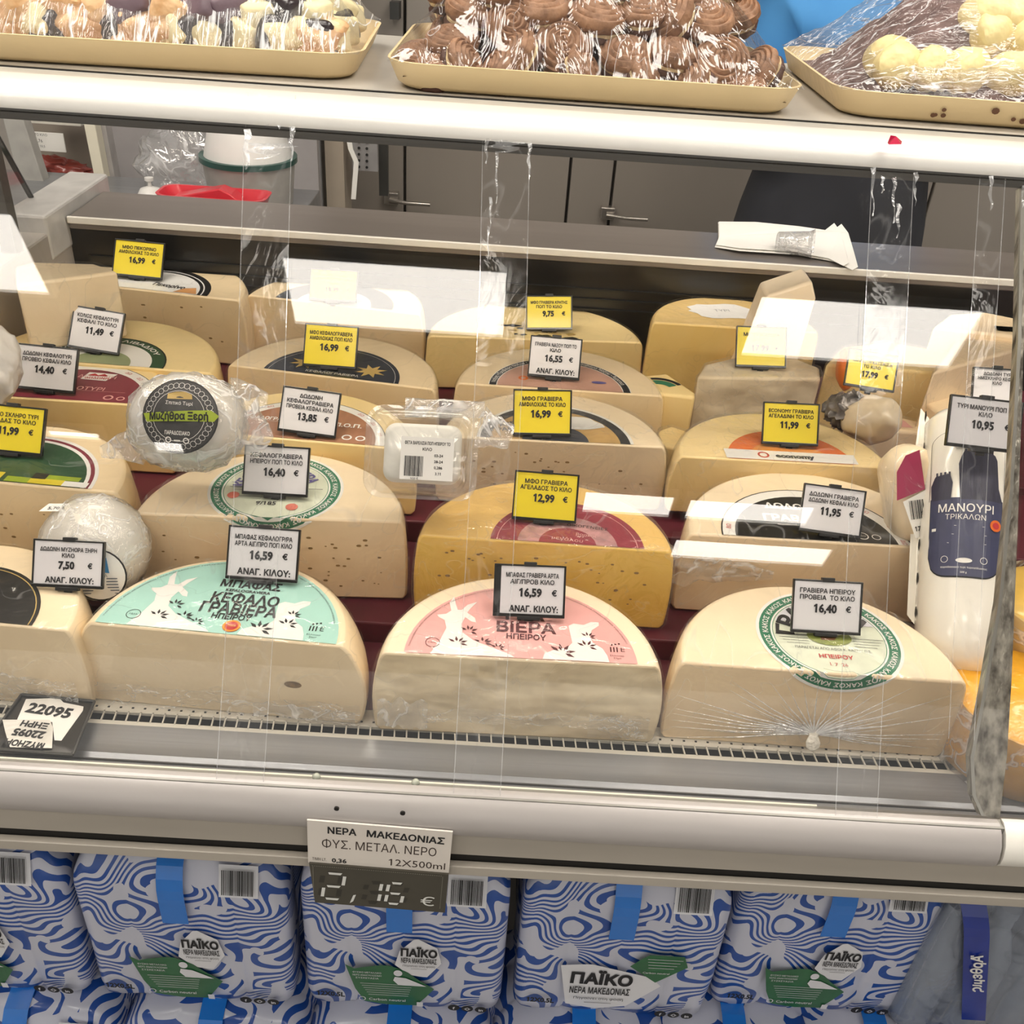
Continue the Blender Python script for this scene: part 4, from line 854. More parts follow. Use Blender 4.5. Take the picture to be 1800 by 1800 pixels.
# big white roll (manouri)
bot = Pd(1688, 1140, .985); topp = Pd(1704, 735, 1.045); ax = (topp-bot); Ln = ax.length; ax.normalize(); xx = (CR-ax*CR.dot(ax)).normalized(); vw = ((bot+topp)/2-CAM); yy = (vw-ax*vw.dot(ax)).normalized(); xx = yy.cross(ax)
mw = frame(bot, xx, yy, ax); t_ = thing('cheese_roll', 'long white cheese roll with a navy tower label by the glass joint', 'cheese', mw=mw)
Rr = .0445; mr = mat('white_roll_film', (240, 236, 224), .22, var=.01, coat=.8, bump=.25, bs=25)
g = G(); prof = [(.0005, -.030), (.014, -.0285), (.028, -.022), (.038, -.011), (.0435, .004), (Rr, .03), (Rr*1.02, .10), (Rr, .18), (Rr*.99, Ln-.01), (.036, Ln), (.030, Ln+.002), (.0005, Ln+.003)]
g.rev(prof, 40); obj('cheese_roll_body', g, mr, t_, smooth=50)
def cylT(l, rad=Rr*1.01): return lambda x, y: V(((rad+l)*sin(x/rad), -(rad+l)*cos(x/rad), y))
zc = Ln*.46+.016
def outline(w_, y0, y1, rb, n=8):
    p = [(w_, y1)]; p += [(w_, y0+rb)]+[(w_-rb+rb*cos(-a*pi/2/n), y0+rb+rb*sin(-a*pi/2/n)) for a in range(1, n+1)]; p += [(-x, y) for x, y in p[::-1]]; return p
g = G(); cpoly(g, outline(.0365, zc-.066, zc+.016, .020), cylT(.0006), 0); lb = obj('label', g, mat('label_navy_blue', (62, 66, 96), .4, var=.05, vs=90), t_)
g = G(); cpoly(g, outline(.0375, zc-.0675, zc+.016, .021), cylT(.0003), 0); obj('label_border', g, INK, lb)
g = G(); T = cylT(.0008)
tow1 = [(-.036, zc+.014), (-.037, zc+.030), (-.032, zc+.040), (-.016, zc+.042), (-.013, zc+.032), (-.014, zc+.014)]; tow2 = [(-.006, zc+.014), (-.004, zc+.040), (-.008, zc+.052), (-.004, zc+.066), (.026, zc+.064), (.030, zc+.056), (.029, zc+.036), (.0365, zc+.014)]
cpoly(g, tow1, T); cpoly(g, tow2, T)
for k in range(6): cpoly(g, [(-.003+k*.005, zc+.063), (-.0005+k*.005, zc+.063), (-.0005+k*.005, zc+.068), (-.003+k*.005, zc+.068)], T, 0, 2)
for k in range(4): cpoly(g, [(-.031+k*.0045, zc+.039), (-.029+k*.0045, zc+.039), (-.029+k*.0045, zc+.044), (-.031+k*.0045, zc+.044)], T, 0, 2)
obj('tower_print', g, mat('tower_ink', (52, 52, 72), .45, var=.1, vs=160, stretch=(3, 3, .5)), lb)
g = G(); T = cylT(.0012); text(g, 'ΜΑΝΟΥΡΙ', .0, zc+.005, .0085, T, off=.01, maxw=.056); text(g, 'ΤΡΙΚΑΛΩΝ', .0, zc-.0045, .0055, T, maxw=.038)
for k, (a, b) in enumerate(((-.010, .018), (-.012, .02), (-.016, .020))): rect(g, a, b, zc-.014-.009*k, zc-.0137-.009*k, T)
rect(g, -.033, -.028, zc-.019, zc-.016, T); disc(g, .0, zc-.050, .0075, .0026, T); ring2(g, -.018, zc-.049, .003, .0035, T); ring2(g, .018, zc-.049, .003, .0035, T); text(g, 'παραδοσιακό τυρί τυρογάλακτος', 0, zc-.057, .002, T, maxw=.05); text(g, '500 g', 0, zc-.062, .002, T); obj('white_print', g, LW, lb)
g = G(); disc(g, .029, zc-.011, .006, .006, cylT(.0014), 0); disc(g, .029, zc-.011, .0035, .0035, cylT(.0016), 1); obj('origin_seal', g, [ORANGE, RED], lb)
g = G(); cpoly(g, [(-.016, zc+.076), (-.013, zc+.070), (.015, zc+.070), (.018, zc+.076), (.015, zc+.082), (-.013, zc+.082)], T, 0, 8); obj('name_badge', g, LBLK, lb)
g = G(); text(g, 'ΤΥΡΟΚΟΜΕΙΟ', .001, zc+.076, .005, cylT(.0016), maxw=.028, off=.02); obj('badge_lettering', g, LW, lb)
g = G(); T = cylT(.0006)
for x in (-.042, -.0395): pass
for s in (-1, 1): cpoly(g, [(s*.0385, zc+.014), (s*.0392, zc+.014), (s*.0392, zc+.075), (s*.0385, zc+.075)], T, 0, 1)
ring2(g, 0, zc+.075, .0385, .0392, lambda x, y: T(x, zc+.075+(y-zc-.075)*.4), 0, 20, 0, pi); obj('border_line', g, INK, lb)
g = G()
for k in range(7):
    z = Ln*.12+k*.036; cpoly(g, [(-.060, z), (-.056, z-.006), (-.052, z), (-.054, z+.007), (-.058, z+.007)], T, 0, 4); text(g, 'ΜΑΝΟΥΡΙ', -.056, z+.018, .0028, T, rot=pi/2, maxw=.016)
    text(g, 'ΤΥΡΙ', .056, z, .0028, T, rot=-pi/2)
obj('edge_repeat_print', g, INK, lb)
# seal fin along the left flank
g = G().slab([V((-Rr*.99, -.006, .02)), V((-Rr*1.16, -.004, .03)), V((-Rr*1.2, -.002, Ln*.8)), V((-Rr*1.1, 0, Ln+.012)), V((-Rr*.9, 0, Ln))], [V((-Rr*.99, -.003, .02)), V((-Rr*1.16, -.002, .03)), V((-Rr*1.2, .0, Ln*.8)), V((-Rr*1.1, .002, Ln+.012)), V((-Rr*.9, .002, Ln))]); obj('seal_fin', g, mr, t_)
# yellow rounds at the right end of the deck
def yround(label, px, z0, z1, R_, m, m2):
    c = Pz(*px, (z0+z1)/2); t_ = thing('yellow_cheese_round', label, 'cheese', (c.x, c.y, z0)); h = z1-z0
    obj('cheese_round', G().rev([(R_*.9, 0), (R_*.98, h*.06), (R_, h*.3), (R_, h*.7), (R_*.97, h*.94), (R_*.86, h), (.0005, h)], 36), m, t_, smooth=50)
    g = G(); g.rev([(R_*1.015*(1+.0*k), h*k/8) for k in range(9)], 40, cap0=False, cap1=False)
    g.v = [tuple(V(p)*(1+.03*mnoise.noise(V(p)*40))) for p in g.v]; obj('plastic_wrap', g, FILMW, t_, smooth=60)
yround('bright yellow waxed cheese round in whitish film behind the clear strut', (1790, 1270), .9, .975, .075, mat('yellow_wax', (240, 176, 30), .35, coat=.6, var=.08, bump=.2), None)
yround('yellow cheese round half hidden behind the strut, beyond the white roll', (1850, 1110), .926, 1.01, .07, mat('yellow_wax_pale', (236, 196, 90), .4, coat=.4), None)
# ================================================================== PRICE TAGS
FRAMES = [mat('tag_frame_black', (22, 22, 22), .28, coat=.4, var=.0)]
CLIPM = mat('tag_clip', (34, 34, 34), .4)
TAGINK = mat('tag_ink', (30, 30, 34), .6, var=0)
def tag_card(label, TL, TR, BL, BR, z, yellow, lines, price, anag=False, wash=False, px=0.0, small=None):
    bx, by = (BL[0]+BR[0])/2, (BL[1]+BR[1])/2
    o = Pz(bx, by, z+.004) if z > 0 else Pd(bx, by, -z); d = (o-CAM).dot(CF)
    a, b, c = Pd(*BL, d), Pd(*BR, d), Pd(*TL, d)
    X = (b-a); w_ = X.length; X.normalize(); U = (c-a); h_ = (U-X*U.dot(X)).length; U = (U-X*U.dot(X)).normalized()
    mw = frame(o, X, U.cross(X), U)
    t_ = thing('price_tag', label, 'price tag', mw=mw, group=None)
    W = w_/2; b_ = w_*.022; T = lambda l: (lambda x, y: V((x, -.0012-l, y)))
    g = G().box(-W, W, -.0008, .0022, 0, h_); obj('back_plate', g, FRAMES[0], t_, bevel=.0008)
    g = G(); fb = w_*.035
    g.box(-W, -W+b_, -.0028, 0, 0, h_); g.box(W-b_*1.3, W, -.0028, 0, 0, h_); g.box(-W, W, -.0030, 0, 0, fb*1.3); g.box(-W, W, -.0026, 0, h_-b_*1.1, h_)
    obj('frame', g, FRAMES[0], t_, bevel=.0004)
    x0, x1, y0, y1 = -W+b_, W-b_*1.3, fb*1.3, h_-b_*1.1
    if px: x0 += px*w_
    cd_ = obj('card', G().box(x0, x1, -.0016, -.0006, y0, y1), YCARD if yellow else WCARD, t_)
    g = G(); cx = (x0+x1)/2; F = T(.0010); n = len(lines); sz = h_*.085
    for k, s in enumerate(lines): text(g, s, cx, h_*(.80-.125*k+(.03 if n > 2 else 0)), sz, F, maxw=(x1-x0)*.84, off=.025)
    py = h_*(.80-.125*n-.075+(.03 if n > 2 else 0))
    if price: text(g, price, cx-.02*w_, py, h_*.155, F, off=.045, sx=.92)
    if price: text(g, '€', cx+w_*.31, py, h_*.11, F, off=.03)
    if anag: text(g, 'ΑΝΑΓ. ΚΙΛΟΥ:', cx+w_*.03, h_*.16, h_*.115, F, off=.035, maxw=(x1-x0)*.78)
    if small: text(g, small, cx+w_*.1, h_*.13, h_*.05, F)
    obj('lettering', g, TAGINK, cd_)
    obj('top_clip', G().box(-w_*.09, w_*.09, -.0034, .003, h_-.0018, h_+.0026), CLIPM, t_, bevel=.0006)
    g = G().box(-w_*.16, w_*.16, -.0036, .003, -.0028, .0008); g.box(-w_*.06, w_*.06, .0, .002, -.0060, -.002); obj('foot_clip', g, CLIPM, t_, bevel=.0006)
    return t_, w_, h_
TG = [
 ('yellow price tag 16,99 on the rear left black ringed wheel', (197, 419), (283, 426), (197, 484), (285, 493), 1.072, 1, ['ΜΦΘ ΠΕΚΟΡΙΝΟ', 'ΑΜΦΙΛΟΧΙΑΣ ΤΟ ΚΙΛΟ'], '16,99', 0),
 ('white price tag 11,49 on the golden wheel with the green label', (122, 535), (214, 550), (119, 610), (209, 625), 1.055, 0, ['ΚΟΛΙΟΣ ΚΕΦΑΛΟΤΥΡΙ', 'ΚΕΦΑΛΙ ΤΟ ΚΙΛΟ'], '11,49', 0),
 ('white price tag 14,40 on the burgundy labelled wheel', (24, 602), (132, 615), (25, 682), (132, 693), 1.05, 0, ['ΔΩΔΩΝΗ ΚΕΦΑΛΟΤΥΡΙ', 'ΠΡΟΒΕΙΟ ΚΕΦΑΛΙ ΚΙΛΟ'], '14,40', 0),
 ('yellow price tag cut off by the left edge, ending in 1,99', (-44, 706), (73, 713), (-44, 791), (75, 803), 1.05, 1, ['ΤΟΠΙΚΟ ΣΚΛΗΡΟ ΤΥΡΙ', 'ΕΛΛΑΔΑΣ ΤΟ ΚΙΛΟ'], '11,99', 0),
 ('washed out yellow price tag 18,99 inside the big lamp reflection', (543, 472), (628, 475), (543, 528), (627, 533), 1.065, 1, ['ΜΦΘ ΓΡΑΒΙΕΡΑ', 'ΑΜΦΙΛΟΧΙΑΣ ΩΡΙΜΗ', 'ΤΟ ΚΙΛΟ'], '18,99', 0),
 ('yellow price tag 16,99 on the navy star label wheel', (534, 568), (630, 575), (532, 643), (626, 650), 1.054, 1, ['ΜΦΘ ΚΕΦΑΛΟΓΡΑΒΙΕΡΑ', 'ΑΜΦΙΛΟΧΙΑΣ ΠΟΠ ΚΙΛΟ'], '16,99', 0),
 ('white price tag 13,85 on the brown labelled wheel', (494, 677), (597, 692), (488, 757), (590, 771), 1.046, 0, ['ΔΩΔΩΝΗ', 'ΚΕΦΑΛΟΓΡΑΒΙΕΡΑ', 'ΠΡΟΒΕΙΑ ΚΕΦΑΛ ΚΙΛΟ'], '13,85', 0),
 ('white price tag 16,40 on the second row green ringed wheel', (424, 780), (543, 785), (426, 868), (541, 875), 1.03, 0, ['ΚΕΦΑΛΟΓΡΑΒΙΕΡΑ', 'ΗΠΕΙΡΟΥ ΠΟΠ ΤΟ ΚΙΛΟ'], '16,40', 0),
 ('white price tag 16,59 on the mint green goat label wheel', (399, 922), (526, 929), (397, 1016), (523, 1025), 1.0, 0, ['ΜΠΑΦΑΣ ΚΕΦΑΛΟΓΡ/ΡΑ', 'ΑΡΤΑ ΑΙΓ/ΠΡΟ ΠΟΠ ΚΙΛΟ'], '16,59', 1),
 ('leaning white price tag 7,50 in front of the white whey ball', (34, 945), (162, 950), (57, 1030), (182, 1036), 1.0, 0, ['ΔΩΔΩΝΗ ΜΥΖΗΘΡΑ ΞΗΡΗ', 'ΚΙΛΟ'], '7,50', 1),
 ('yellow price tag 9,75 on the wheel with torn label scraps', (924, 520), (1008, 520), (925, 580), (1006, 580), 1.05, 1, ['ΜΦΘ ΓΡΑΒΙΕΡΑ ΚΡΗΤΗΣ', 'ΠΟΠ ΤΟ ΚΙΛΟ'], '9,75', 0),
 ('white price tag 16,55 on the salmon labelled wheel', (932, 589), (1026, 598), (927, 661), (1018, 669), 1.054, 0, ['ΓΡΑΒΙΕΡΑ ΝΑΞΟΥ ΠΟΠ ΤΟ', 'ΚΙΛΟ'], '16,55', 1),
 ('yellow price tag 16,99 on the pale wheel with the torn tan label', (903, 684), (1007, 687), (901, 765), (1004, 767), 1.046, 1, ['ΜΦΘ ΓΡΑΒΙΕΡΑ', 'ΑΜΦΙΛΟΧΙΑΣ ΤΟ ΚΙΛΟ'], '16,99', 0),
 ('yellow price tag 12,99 on the deep yellow half wheel', (906, 826), (1019, 836), (899, 912), (1012, 921), 1.03, 1, ['ΜΦΘ ΓΡΑΒΙΕΡΑ', 'ΑΓΕΛΑΔΟΣ ΤΟ ΚΙΛΟ'], '12,99', 0),
 ('white price tag 16,59 with black left margin on the pink labelled wheel', (868, 990), (998, 993), (866, 1082), (992, 1087), 1.0, 0, ['ΜΠΑΦΑΣ ΓΡΑΒΙΕΡΑ ΑΡΤΑ', 'ΑΙΓ/ΠΡΟΒ ΚΙΛΟ'], '16,59', 1),
 ('white price tag 16,40 on the knotted front right wheel', (1400, 1017), (1524, 1023), (1389, 1110), (1511, 1117), 1.0, 0, ['ΓΡΑΒΙΕΡΑ ΗΠΕΙΡΟΥ', 'ΠΡΟΒΕΙΑ  ΤΟ ΚΙΛΟ'], '16,40', 0),
 ('white price tag 11,95 tilted back on the black labelled wheel', (1417, 849), (1530, 860), (1402, 932), (1511, 947), 1.03, 0, ['ΔΩΔΩΝΗ ΓΡΑΒΙΕΡΑ', 'ΔΩΔΩΝΗ ΚΕΦΑΛΙ ΚΙΛΟ'], '11,95', 0),
 ('yellow price tag 11,99 on the orange labelled wheel', (1348, 706), (1446, 707), (1338, 780), (1437, 785), 1.046, 1, ['ECONOMY ΓΡΑΒΙΕΡΑ', 'ΑΓΕΛΑΔΙΝΗ ΤΟ ΚΙΛΟ'], '11,99', 0),
 ('yellow price tag 17,99 half under the lamp reflection beside the tall wedge', (1300, 573), (1388, 578), (1292, 645), (1381, 648), 1.064, 1, ['ΜΦΘ ΓΡΑΒΙΕΡΑ', 'ΤΟ ΚΙΛΟ'], '17,99', 0),
 ('tilted yellow price tag 17,99 in front of the yellow block', (1497, 612), (1586, 625), (1482, 677), (1570, 691), -1.12, 1, ['ΜΦΘ ΓΡΑΒΙΕΡΑ', 'ΚΑΠΝΙΣΤΗ ΚΑΤΣΙΚΙΣΙΑ', 'ΤΟ ΚΙΛΟ'], '17,99', 0),
 ('grey shaded price tag tucked behind the tag of the white roll', (1715, 645), (1800, 650), (1706, 708), (1792, 714), -1.04, 0, ['ΔΩΔΩΝΗ ΤΥΡΙ', 'ΗΜΙΣΚΛΗΡΟ ΚΕΦΑΛΙ', 'ΚΙΛΟ'], '', 0),
 ('white price tag 10,95 above the long white roll', (1672, 693), (1800, 700), (1660, 783), (1788, 798), -.955, 0, ['ΤΥΡΙ ΜΑΝΟΥΡΙ ΠΟΠ ΤΟ', 'ΚΙΛΟ'], '10,95', 0)]
for lb, TL, TR, BL, BR, z, ye, ln, pr, an in TG:
    _, w_, h_ = tag_card(lb, TL, TR, BL, BR, z, ye, ln, pr, an, px=.075 if 'black left' in lb else 0)
    print('TAG', pr, round(w_*1000), round(h_*1000))
# ================================================================== HAND WRITTEN SIGN HOLDER on the front tray
q = [Py(38, 1222, .675), Py(166, 1234, .675), Py(128, 1328, .606), Py(-30, 1316, .606)]
c = sum(q, V((0, 0, 0)))/4; X = (q[1]-q[0]).normalized(); Yv = ((q[0]+q[1])/2-(q[2]+q[3])/2); Yv = (Yv-X*Yv.dot(X)).normalized(); Nn = X.cross(Yv)
t_ = thing('sign_holder', 'black plastic sign holder with torn white papers handwritten 22095, lying on the front tray', 'sign', mw=frame(c, X, Yv, Nn)); inv = frame(c, X, Yv, Nn).inverted()
ql = [inv @ p for p in q]; g = G().slab([p-V((0, 0, .003)) for p in ql], [p+V((0, 0, .0) ) for p in ql]); obj('holder_plate', g, FRAMES[0], t_, bevel=.001)
rm = G()
for a, b in ((0, 1), (1, 2), (2, 3), (3, 0)): rm.tube([ql[a]+V((0, 0, .001)), ql[b]+V((0, 0, .001))], .0014, 6)
obj('holder_rim', rm, DGREY, t_)
def onplate(x, y, l): 
    r_ = ray(x, y); p = CAM + r_*((c-CAM).dot(Nn)/r_.dot(Nn)); return (inv @ p)+V((0, 0, l))
pp = [(46, 1230), (104, 1228), (112, 1236), (147, 1243), (146, 1250), (108, 1303), (96, 1302), (92, 1270), (30, 1267)]
pa = obj('white_paper', G().slab([onplate(x, y, .0004) for x, y in pp], [onplate(x, y, .0009) for x, y in pp]), PAPER, t_)
a0 = onplate(88, 1250, .0013); ex = (onplate(140, 1258, .0013)-a0).normalized(); ey = V((0, 0, 1)).cross(ex)
g = G(); text(g, '22095', 0, 0, .0125, lambda x, y: a0+ex*x+ey*y, maxw=.052, off=.04); obj('handwriting', g, INK, pa)
pp = [(5, 1268), (88, 1268), (94, 1282), (92, 1318), (18, 1316), (10, 1290)]
pa = obj('taped_slip', G().slab([onplate(x, y, .0016) for x, y in pp], [onplate(x, y, .0022) for x, y in pp]), mat('taped_paper', (232, 230, 222), .3, coat=.8, bump=.3), t_)
a1 = onplate(51, 1293, .0026); ex2 = (onplate(90, 1298, .0026)-a1).normalized(); ey2 = V((0, 0, 1)).cross(ex2)
g = G()
for s, y, sz in (('ΜΥΖΗΘΡΑ', .0125, .0068), ('22095', .0, .0085), ('ΞΗΡΗ', -.0115, .0068)): text(g, s, 0, y, sz, lambda x, y2: a1-ex2*x-ey2*y2, maxw=.040, off=.045)
obj('handwriting', g, INK, pa)
# ================================================================== HANGING PRICE BOARD
A, B = Py(540, 1440, .5405), Py(796, 1461, .5405); Cb = Py(788, 1600, .5405); X = (B-A).normalized(); Z_ = V((0, 0, 1)); Z_ = (Z_-X*Z_.dot(X)).normalized(); Yv = Z_.cross(X)
w_ = (B-A).length; h_ = (A-Cb).dot(Z_); o0 = A
t_ = thing('price_board', 'hanging price board with handwritten white top and dark digit panel reading 2,16', 'price board', mw=frame(o0, X, Yv, Z_))
wh = h_*.50; T = lambda x, y: V((x, -.0012, y)); T2 = lambda x, y: V((x, -.0032, y))
up = obj('upper_card', G().box(0, w_, -.001, .0006, -wh*1.02, 0), mat('board_card', (222, 214, 204), .45, var=.01), t_)
g = G(); text(g, 'ΝΕΡΑ', w_*.24, -h_*.095, h_*.075, T, maxw=w_*.2, off=.03); text(g, 'ΜΑΚΕΔΟΝΙΑΣ', w_*.68, -h_*.105, h_*.075, T, maxw=w_*.54, off=.03, rot=-.03); obj('handwriting', g, INK, up)
g = G(); text(g, '0,36', w_*.22, -h_*.455, h_*.05, T, off=.03); obj('handwriting', g, INK, up)
g = G(); text(g, 'ΦΥΣ. ΜΕΤΑΛ. ΝΕΡΟ', w_*.50, -h_*.255, h_*.10, T, maxw=w_*.80); text(g, '12X500ml', w_*.77, -h_*.42, h_*.085, T, maxw=w_*.40); text(g, 'ΤΙΜΗ LT.', w_*.08, -h_*.455, h_*.035, T, maxw=w_*.10); obj('lettering', g, mat('brown_ink', (66, 52, 46), .6), up)
low = obj('digit_panel', G().slab([V((w_*.01, -.0028, -wh)), V((w_, -.0028, -wh)), V((w_, -.0028, -h_)), V((w_*.045, -.0028, -h_))], [V((w_*.01, .0006, -wh)), V((w_, .0006, -wh)), V((w_, .0006, -h_)), V((w_*.045, .0006, -h_))]), mat('olive_dark_panel', (70, 66, 56), .45, var=.03), t_)
SEG = {'2': 'abged', '1': 'bc', '6': 'afgedc', '8': 'abcdefg'}
def seg7(g, ch, x, y, w7, h7, T, th, all_=False):
    sh = .16
    P = {'a': (0, 1, 1, 1), 'g': (0, .5, 1, .5), 'd': (0, 0, 1, 0), 'f': (0, .5, 0, 1), 'b': (1, .5, 1, 1), 'e': (0, 0, 0, .5), 'c': (1, 0, 1, .5)}
    for k in (SEG[ch]):
        x0, y0, x1, y1 = P[k]; 
        ax_, ay, bx, by = x+(x0+sh*y0)*w7, y+y0*h7, x+(x1+sh*y1)*w7, y+y1*h7
        if y0 == y1: poly(g, [(ax_+th*1.2, ay-th/2), (bx-th*1.2, by-th/2), (bx-th*.7, by+th/2), (ax_+th*.9, ay+th/2)], T)
        else: poly(g, [(ax_-th/2, ay+th*.9), (ax_+th/2, ay+th*.9), (bx+th/2, by-th*.9), (bx-th/2, by-th*.9)], T)
y7 = -h_*.93; hh = h_*.33
g = G()
for xx_ in (.085, .40, .56): seg7(g, '8', w_*xx_, y7+(0 if xx_ < .3 else -h_*.01), w_*.13, hh*.8 if xx_ > .3 else hh, lambda x, y: V((x, -.0030, y)), .0045)
obj('unlit_digits', g, mat('board_dark_segments', (52, 49, 42), .5), low)  # unused segments, a darker tone than the panel
g = G(); seg7(g, '2', w_*.10, y7, w_*.14, hh, T2, .0030); seg7(g, '1', w_*.395, y7, w_*.115, hh*.82, T2, .0030); seg7(g, '6', w_*.56, y7, w_*.115, hh*.82, T2, .0030)
poly(g, [(w_*.30, y7-.004), (w_*.325, y7-.001), (w_*.345, y7+.009), (w_*.325, y7+.008)], T2); text(g, '€', w_*.865, y7+h_*.07, h_*.12, T2, sx=1.2, off=.0)
obj('digits', g, mat('digit_white', (222, 222, 216), .5, var=.01), low)
g = G()
for k in range(60): rect(g, w_*(.03+.93*k/60), w_*(.038+.93*k/60), -wh-h_*.022, -wh-h_*.017, T2)
for k in range(26): rect(g, w_*.958, w_*.962, -wh-h_*(.03+.42*k/26), -wh-h_*(.04+.42*k/26), T2); rect(g, w_*(.035), w_*(.039), -wh-h_*(.03+.42*k/26), -wh-h_*(.04+.42*k/26), T2)
obj('stitch_line', g, mat('stitch', (150, 146, 132), .5), low)
# ================================================================== REAR SHELF: napkin and cup
zc_ = 1.1465; c = Pz(1380, 440, zc_); t_ = thing('paper_sheets', 'two crumpled white paper sheets lying on the steel rear shelf', 'paper', (c.x, c.y, zc_))
out = [(1262, 392), (1330, 396), (1410, 404), (1462, 408), (1478, 398), (1490, 414), (1503, 452), (1507, 474), (1497, 480), (1470, 462), (1400, 452), (1300, 446), (1256, 436), (1262, 424)]
for q_, dz, sc_ in ((0, .0008, 1.0), (1, .0035, .93)):
    P = [Pz(x, y, zc_) for x, y in out]; lo = [V(((p.x-c.x)*sc_-.006*q_, (p.y-c.y)*sc_+.003*q_, dz+.0035*abs(sin(i*2.1)))) for i, p in enumerate(P)]
    obj('paper_sheet', G().slab(lo, [p+V((0, 0, .0006)) for p in lo]), PAPER, t_)
mw = Matrix.Translation(Pz(1398, 428, zc_+.018)) @ Matrix.Rotation(radians(82), 4, 'Y') @ Matrix.Rotation(radians(20), 4, 'X')
g = G(); g.rev([(.014, -.028), (.0165, -.026), (.019, .02), (.0215, .026), (.0225, .027), (.0205, .026), (.018, .018), (.0155, -.024), (.0005, -.0245)], 28)
o = obj('plastic_cup', g, film('cup_plastic', base=.2, edge=.6, streak=.3, sc=60, width=.05, haze=.1), smooth=50); o.matrix_world = mw; props(o, 'small clear plastic cup lying on its side on the white paper sheets', 'cup')
# ================================================================== PASTRY TRAYS on the top shelf
ZS = 1.4367
KRAFT = mat('waxed_card_tray', (232, 208, 160), .5, var=.04, vs=6, coat=.2, bump=.05)
def tray(label, L, Rr_, dep, stains=0):
    a, b = Pz(*L, ZS), Pz(*Rr_, ZS); w_ = (b-a).length; ang = atan2(b.y-a.y, b.x-a.x); m = (a+b)/2
    t_ = thing('pastry_tray', label, 'tray', (m.x, m.y, ZS), ang)
    def rr_(w0, d0, r, z): return [(x, y+dep/2, z) for x, y in rrect(w0, d0, r, 6)]
    fl = .016; rings = [rr_(w_-fl*1.6, dep-fl*1.6, .030, 0), rr_(w_-fl*.9, dep-fl*.9, .034, .004), rr_(w_, dep, .038, .021), rr_(w_+.003, dep+.003, .039, .0235), rr_(w_-.002, dep-.002, .037, .0238), rr_(w_-fl*.9-.003, dep-fl*.9-.003, .033, .006), rr_(w_-fl*1.8, dep-fl*1.8, .028, .0025)]
    tb_ = obj('tray_shell', G().loft(rings), KRAFT, t_, smooth=45)
    if stains:
        g = G(); r_ = random.Random(4)
        for k in range(stains):
            x = -w_*.32+w_*.28*r_.random(); z = .006+.012*r_.random(); s = .0012+.002*r_.random()
            g.add([(x+s*1.3*cos(i*pi/4), fl*.42-(z-.004)*.5-.0006-.0008, z+s*sin(i*pi/4)) for i in range(8)], [range(8)])
        obj('syrup_stains', g, mat('syrup_stain', (92, 56, 26), .4), tb_)
    return t_, w_
def heap_film(parent, w_, dep, hf, m, seed, amp=.004, x0=0, nu=70, nv=44):
    ox = seed*11.7
    def fn(u, v):
        x = (u-.5)*(w_-.004); y = .002+v*(dep-.004); e = min(u, 1-u)*w_; f_ = min(v, 1-v)*dep
        k = min(1, e/.03)*min(1, f_/.02); hgt = hf(x, y); 
        z = .0236+(hgt-.0236+.008)*(k**.5 if k > 0 else 0)
        nz = mnoise.noise(V((x*30+ox, y*30, 0)))*1.0+abs(mnoise.noise(V((x*90+ox, y*24, 5))))*.9
        return V((x, y, z+amp*nz*min(1, k*2)))
    return obj('cling_film_cover', G().grid(fn, nu, nv), m, parent, smooth=180)
FT = film('tray_film', base=.075, edge=.30, streak=.42, sc=30, stretch=(1, .45, .45), rot=(.3, .2, .6), width=.0045, bump=1, rough=.10, haze=.01, dist=.012)
FT2 = film('tray_film_streaked', base=.08, edge=.3, streak=.7, sc=26, stretch=(3.2, .35, .6), rot=(0, .3, .9), width=.028, bump=1, rough=.1, haze=.05, dist=.012)  # white streaks painted as highlights on the cling film
FT3 = film('tray_film_fine', base=.08, edge=.3, streak=.65, sc=40, stretch=(.45, 1.6, 1.6), rot=(0, -.2, .25), width=.02, bump=1, rough=.1, haze=.03, dist=.01)
def smooth01(t): t = max(0, min(1, t)); return t*t*(3-2*t)
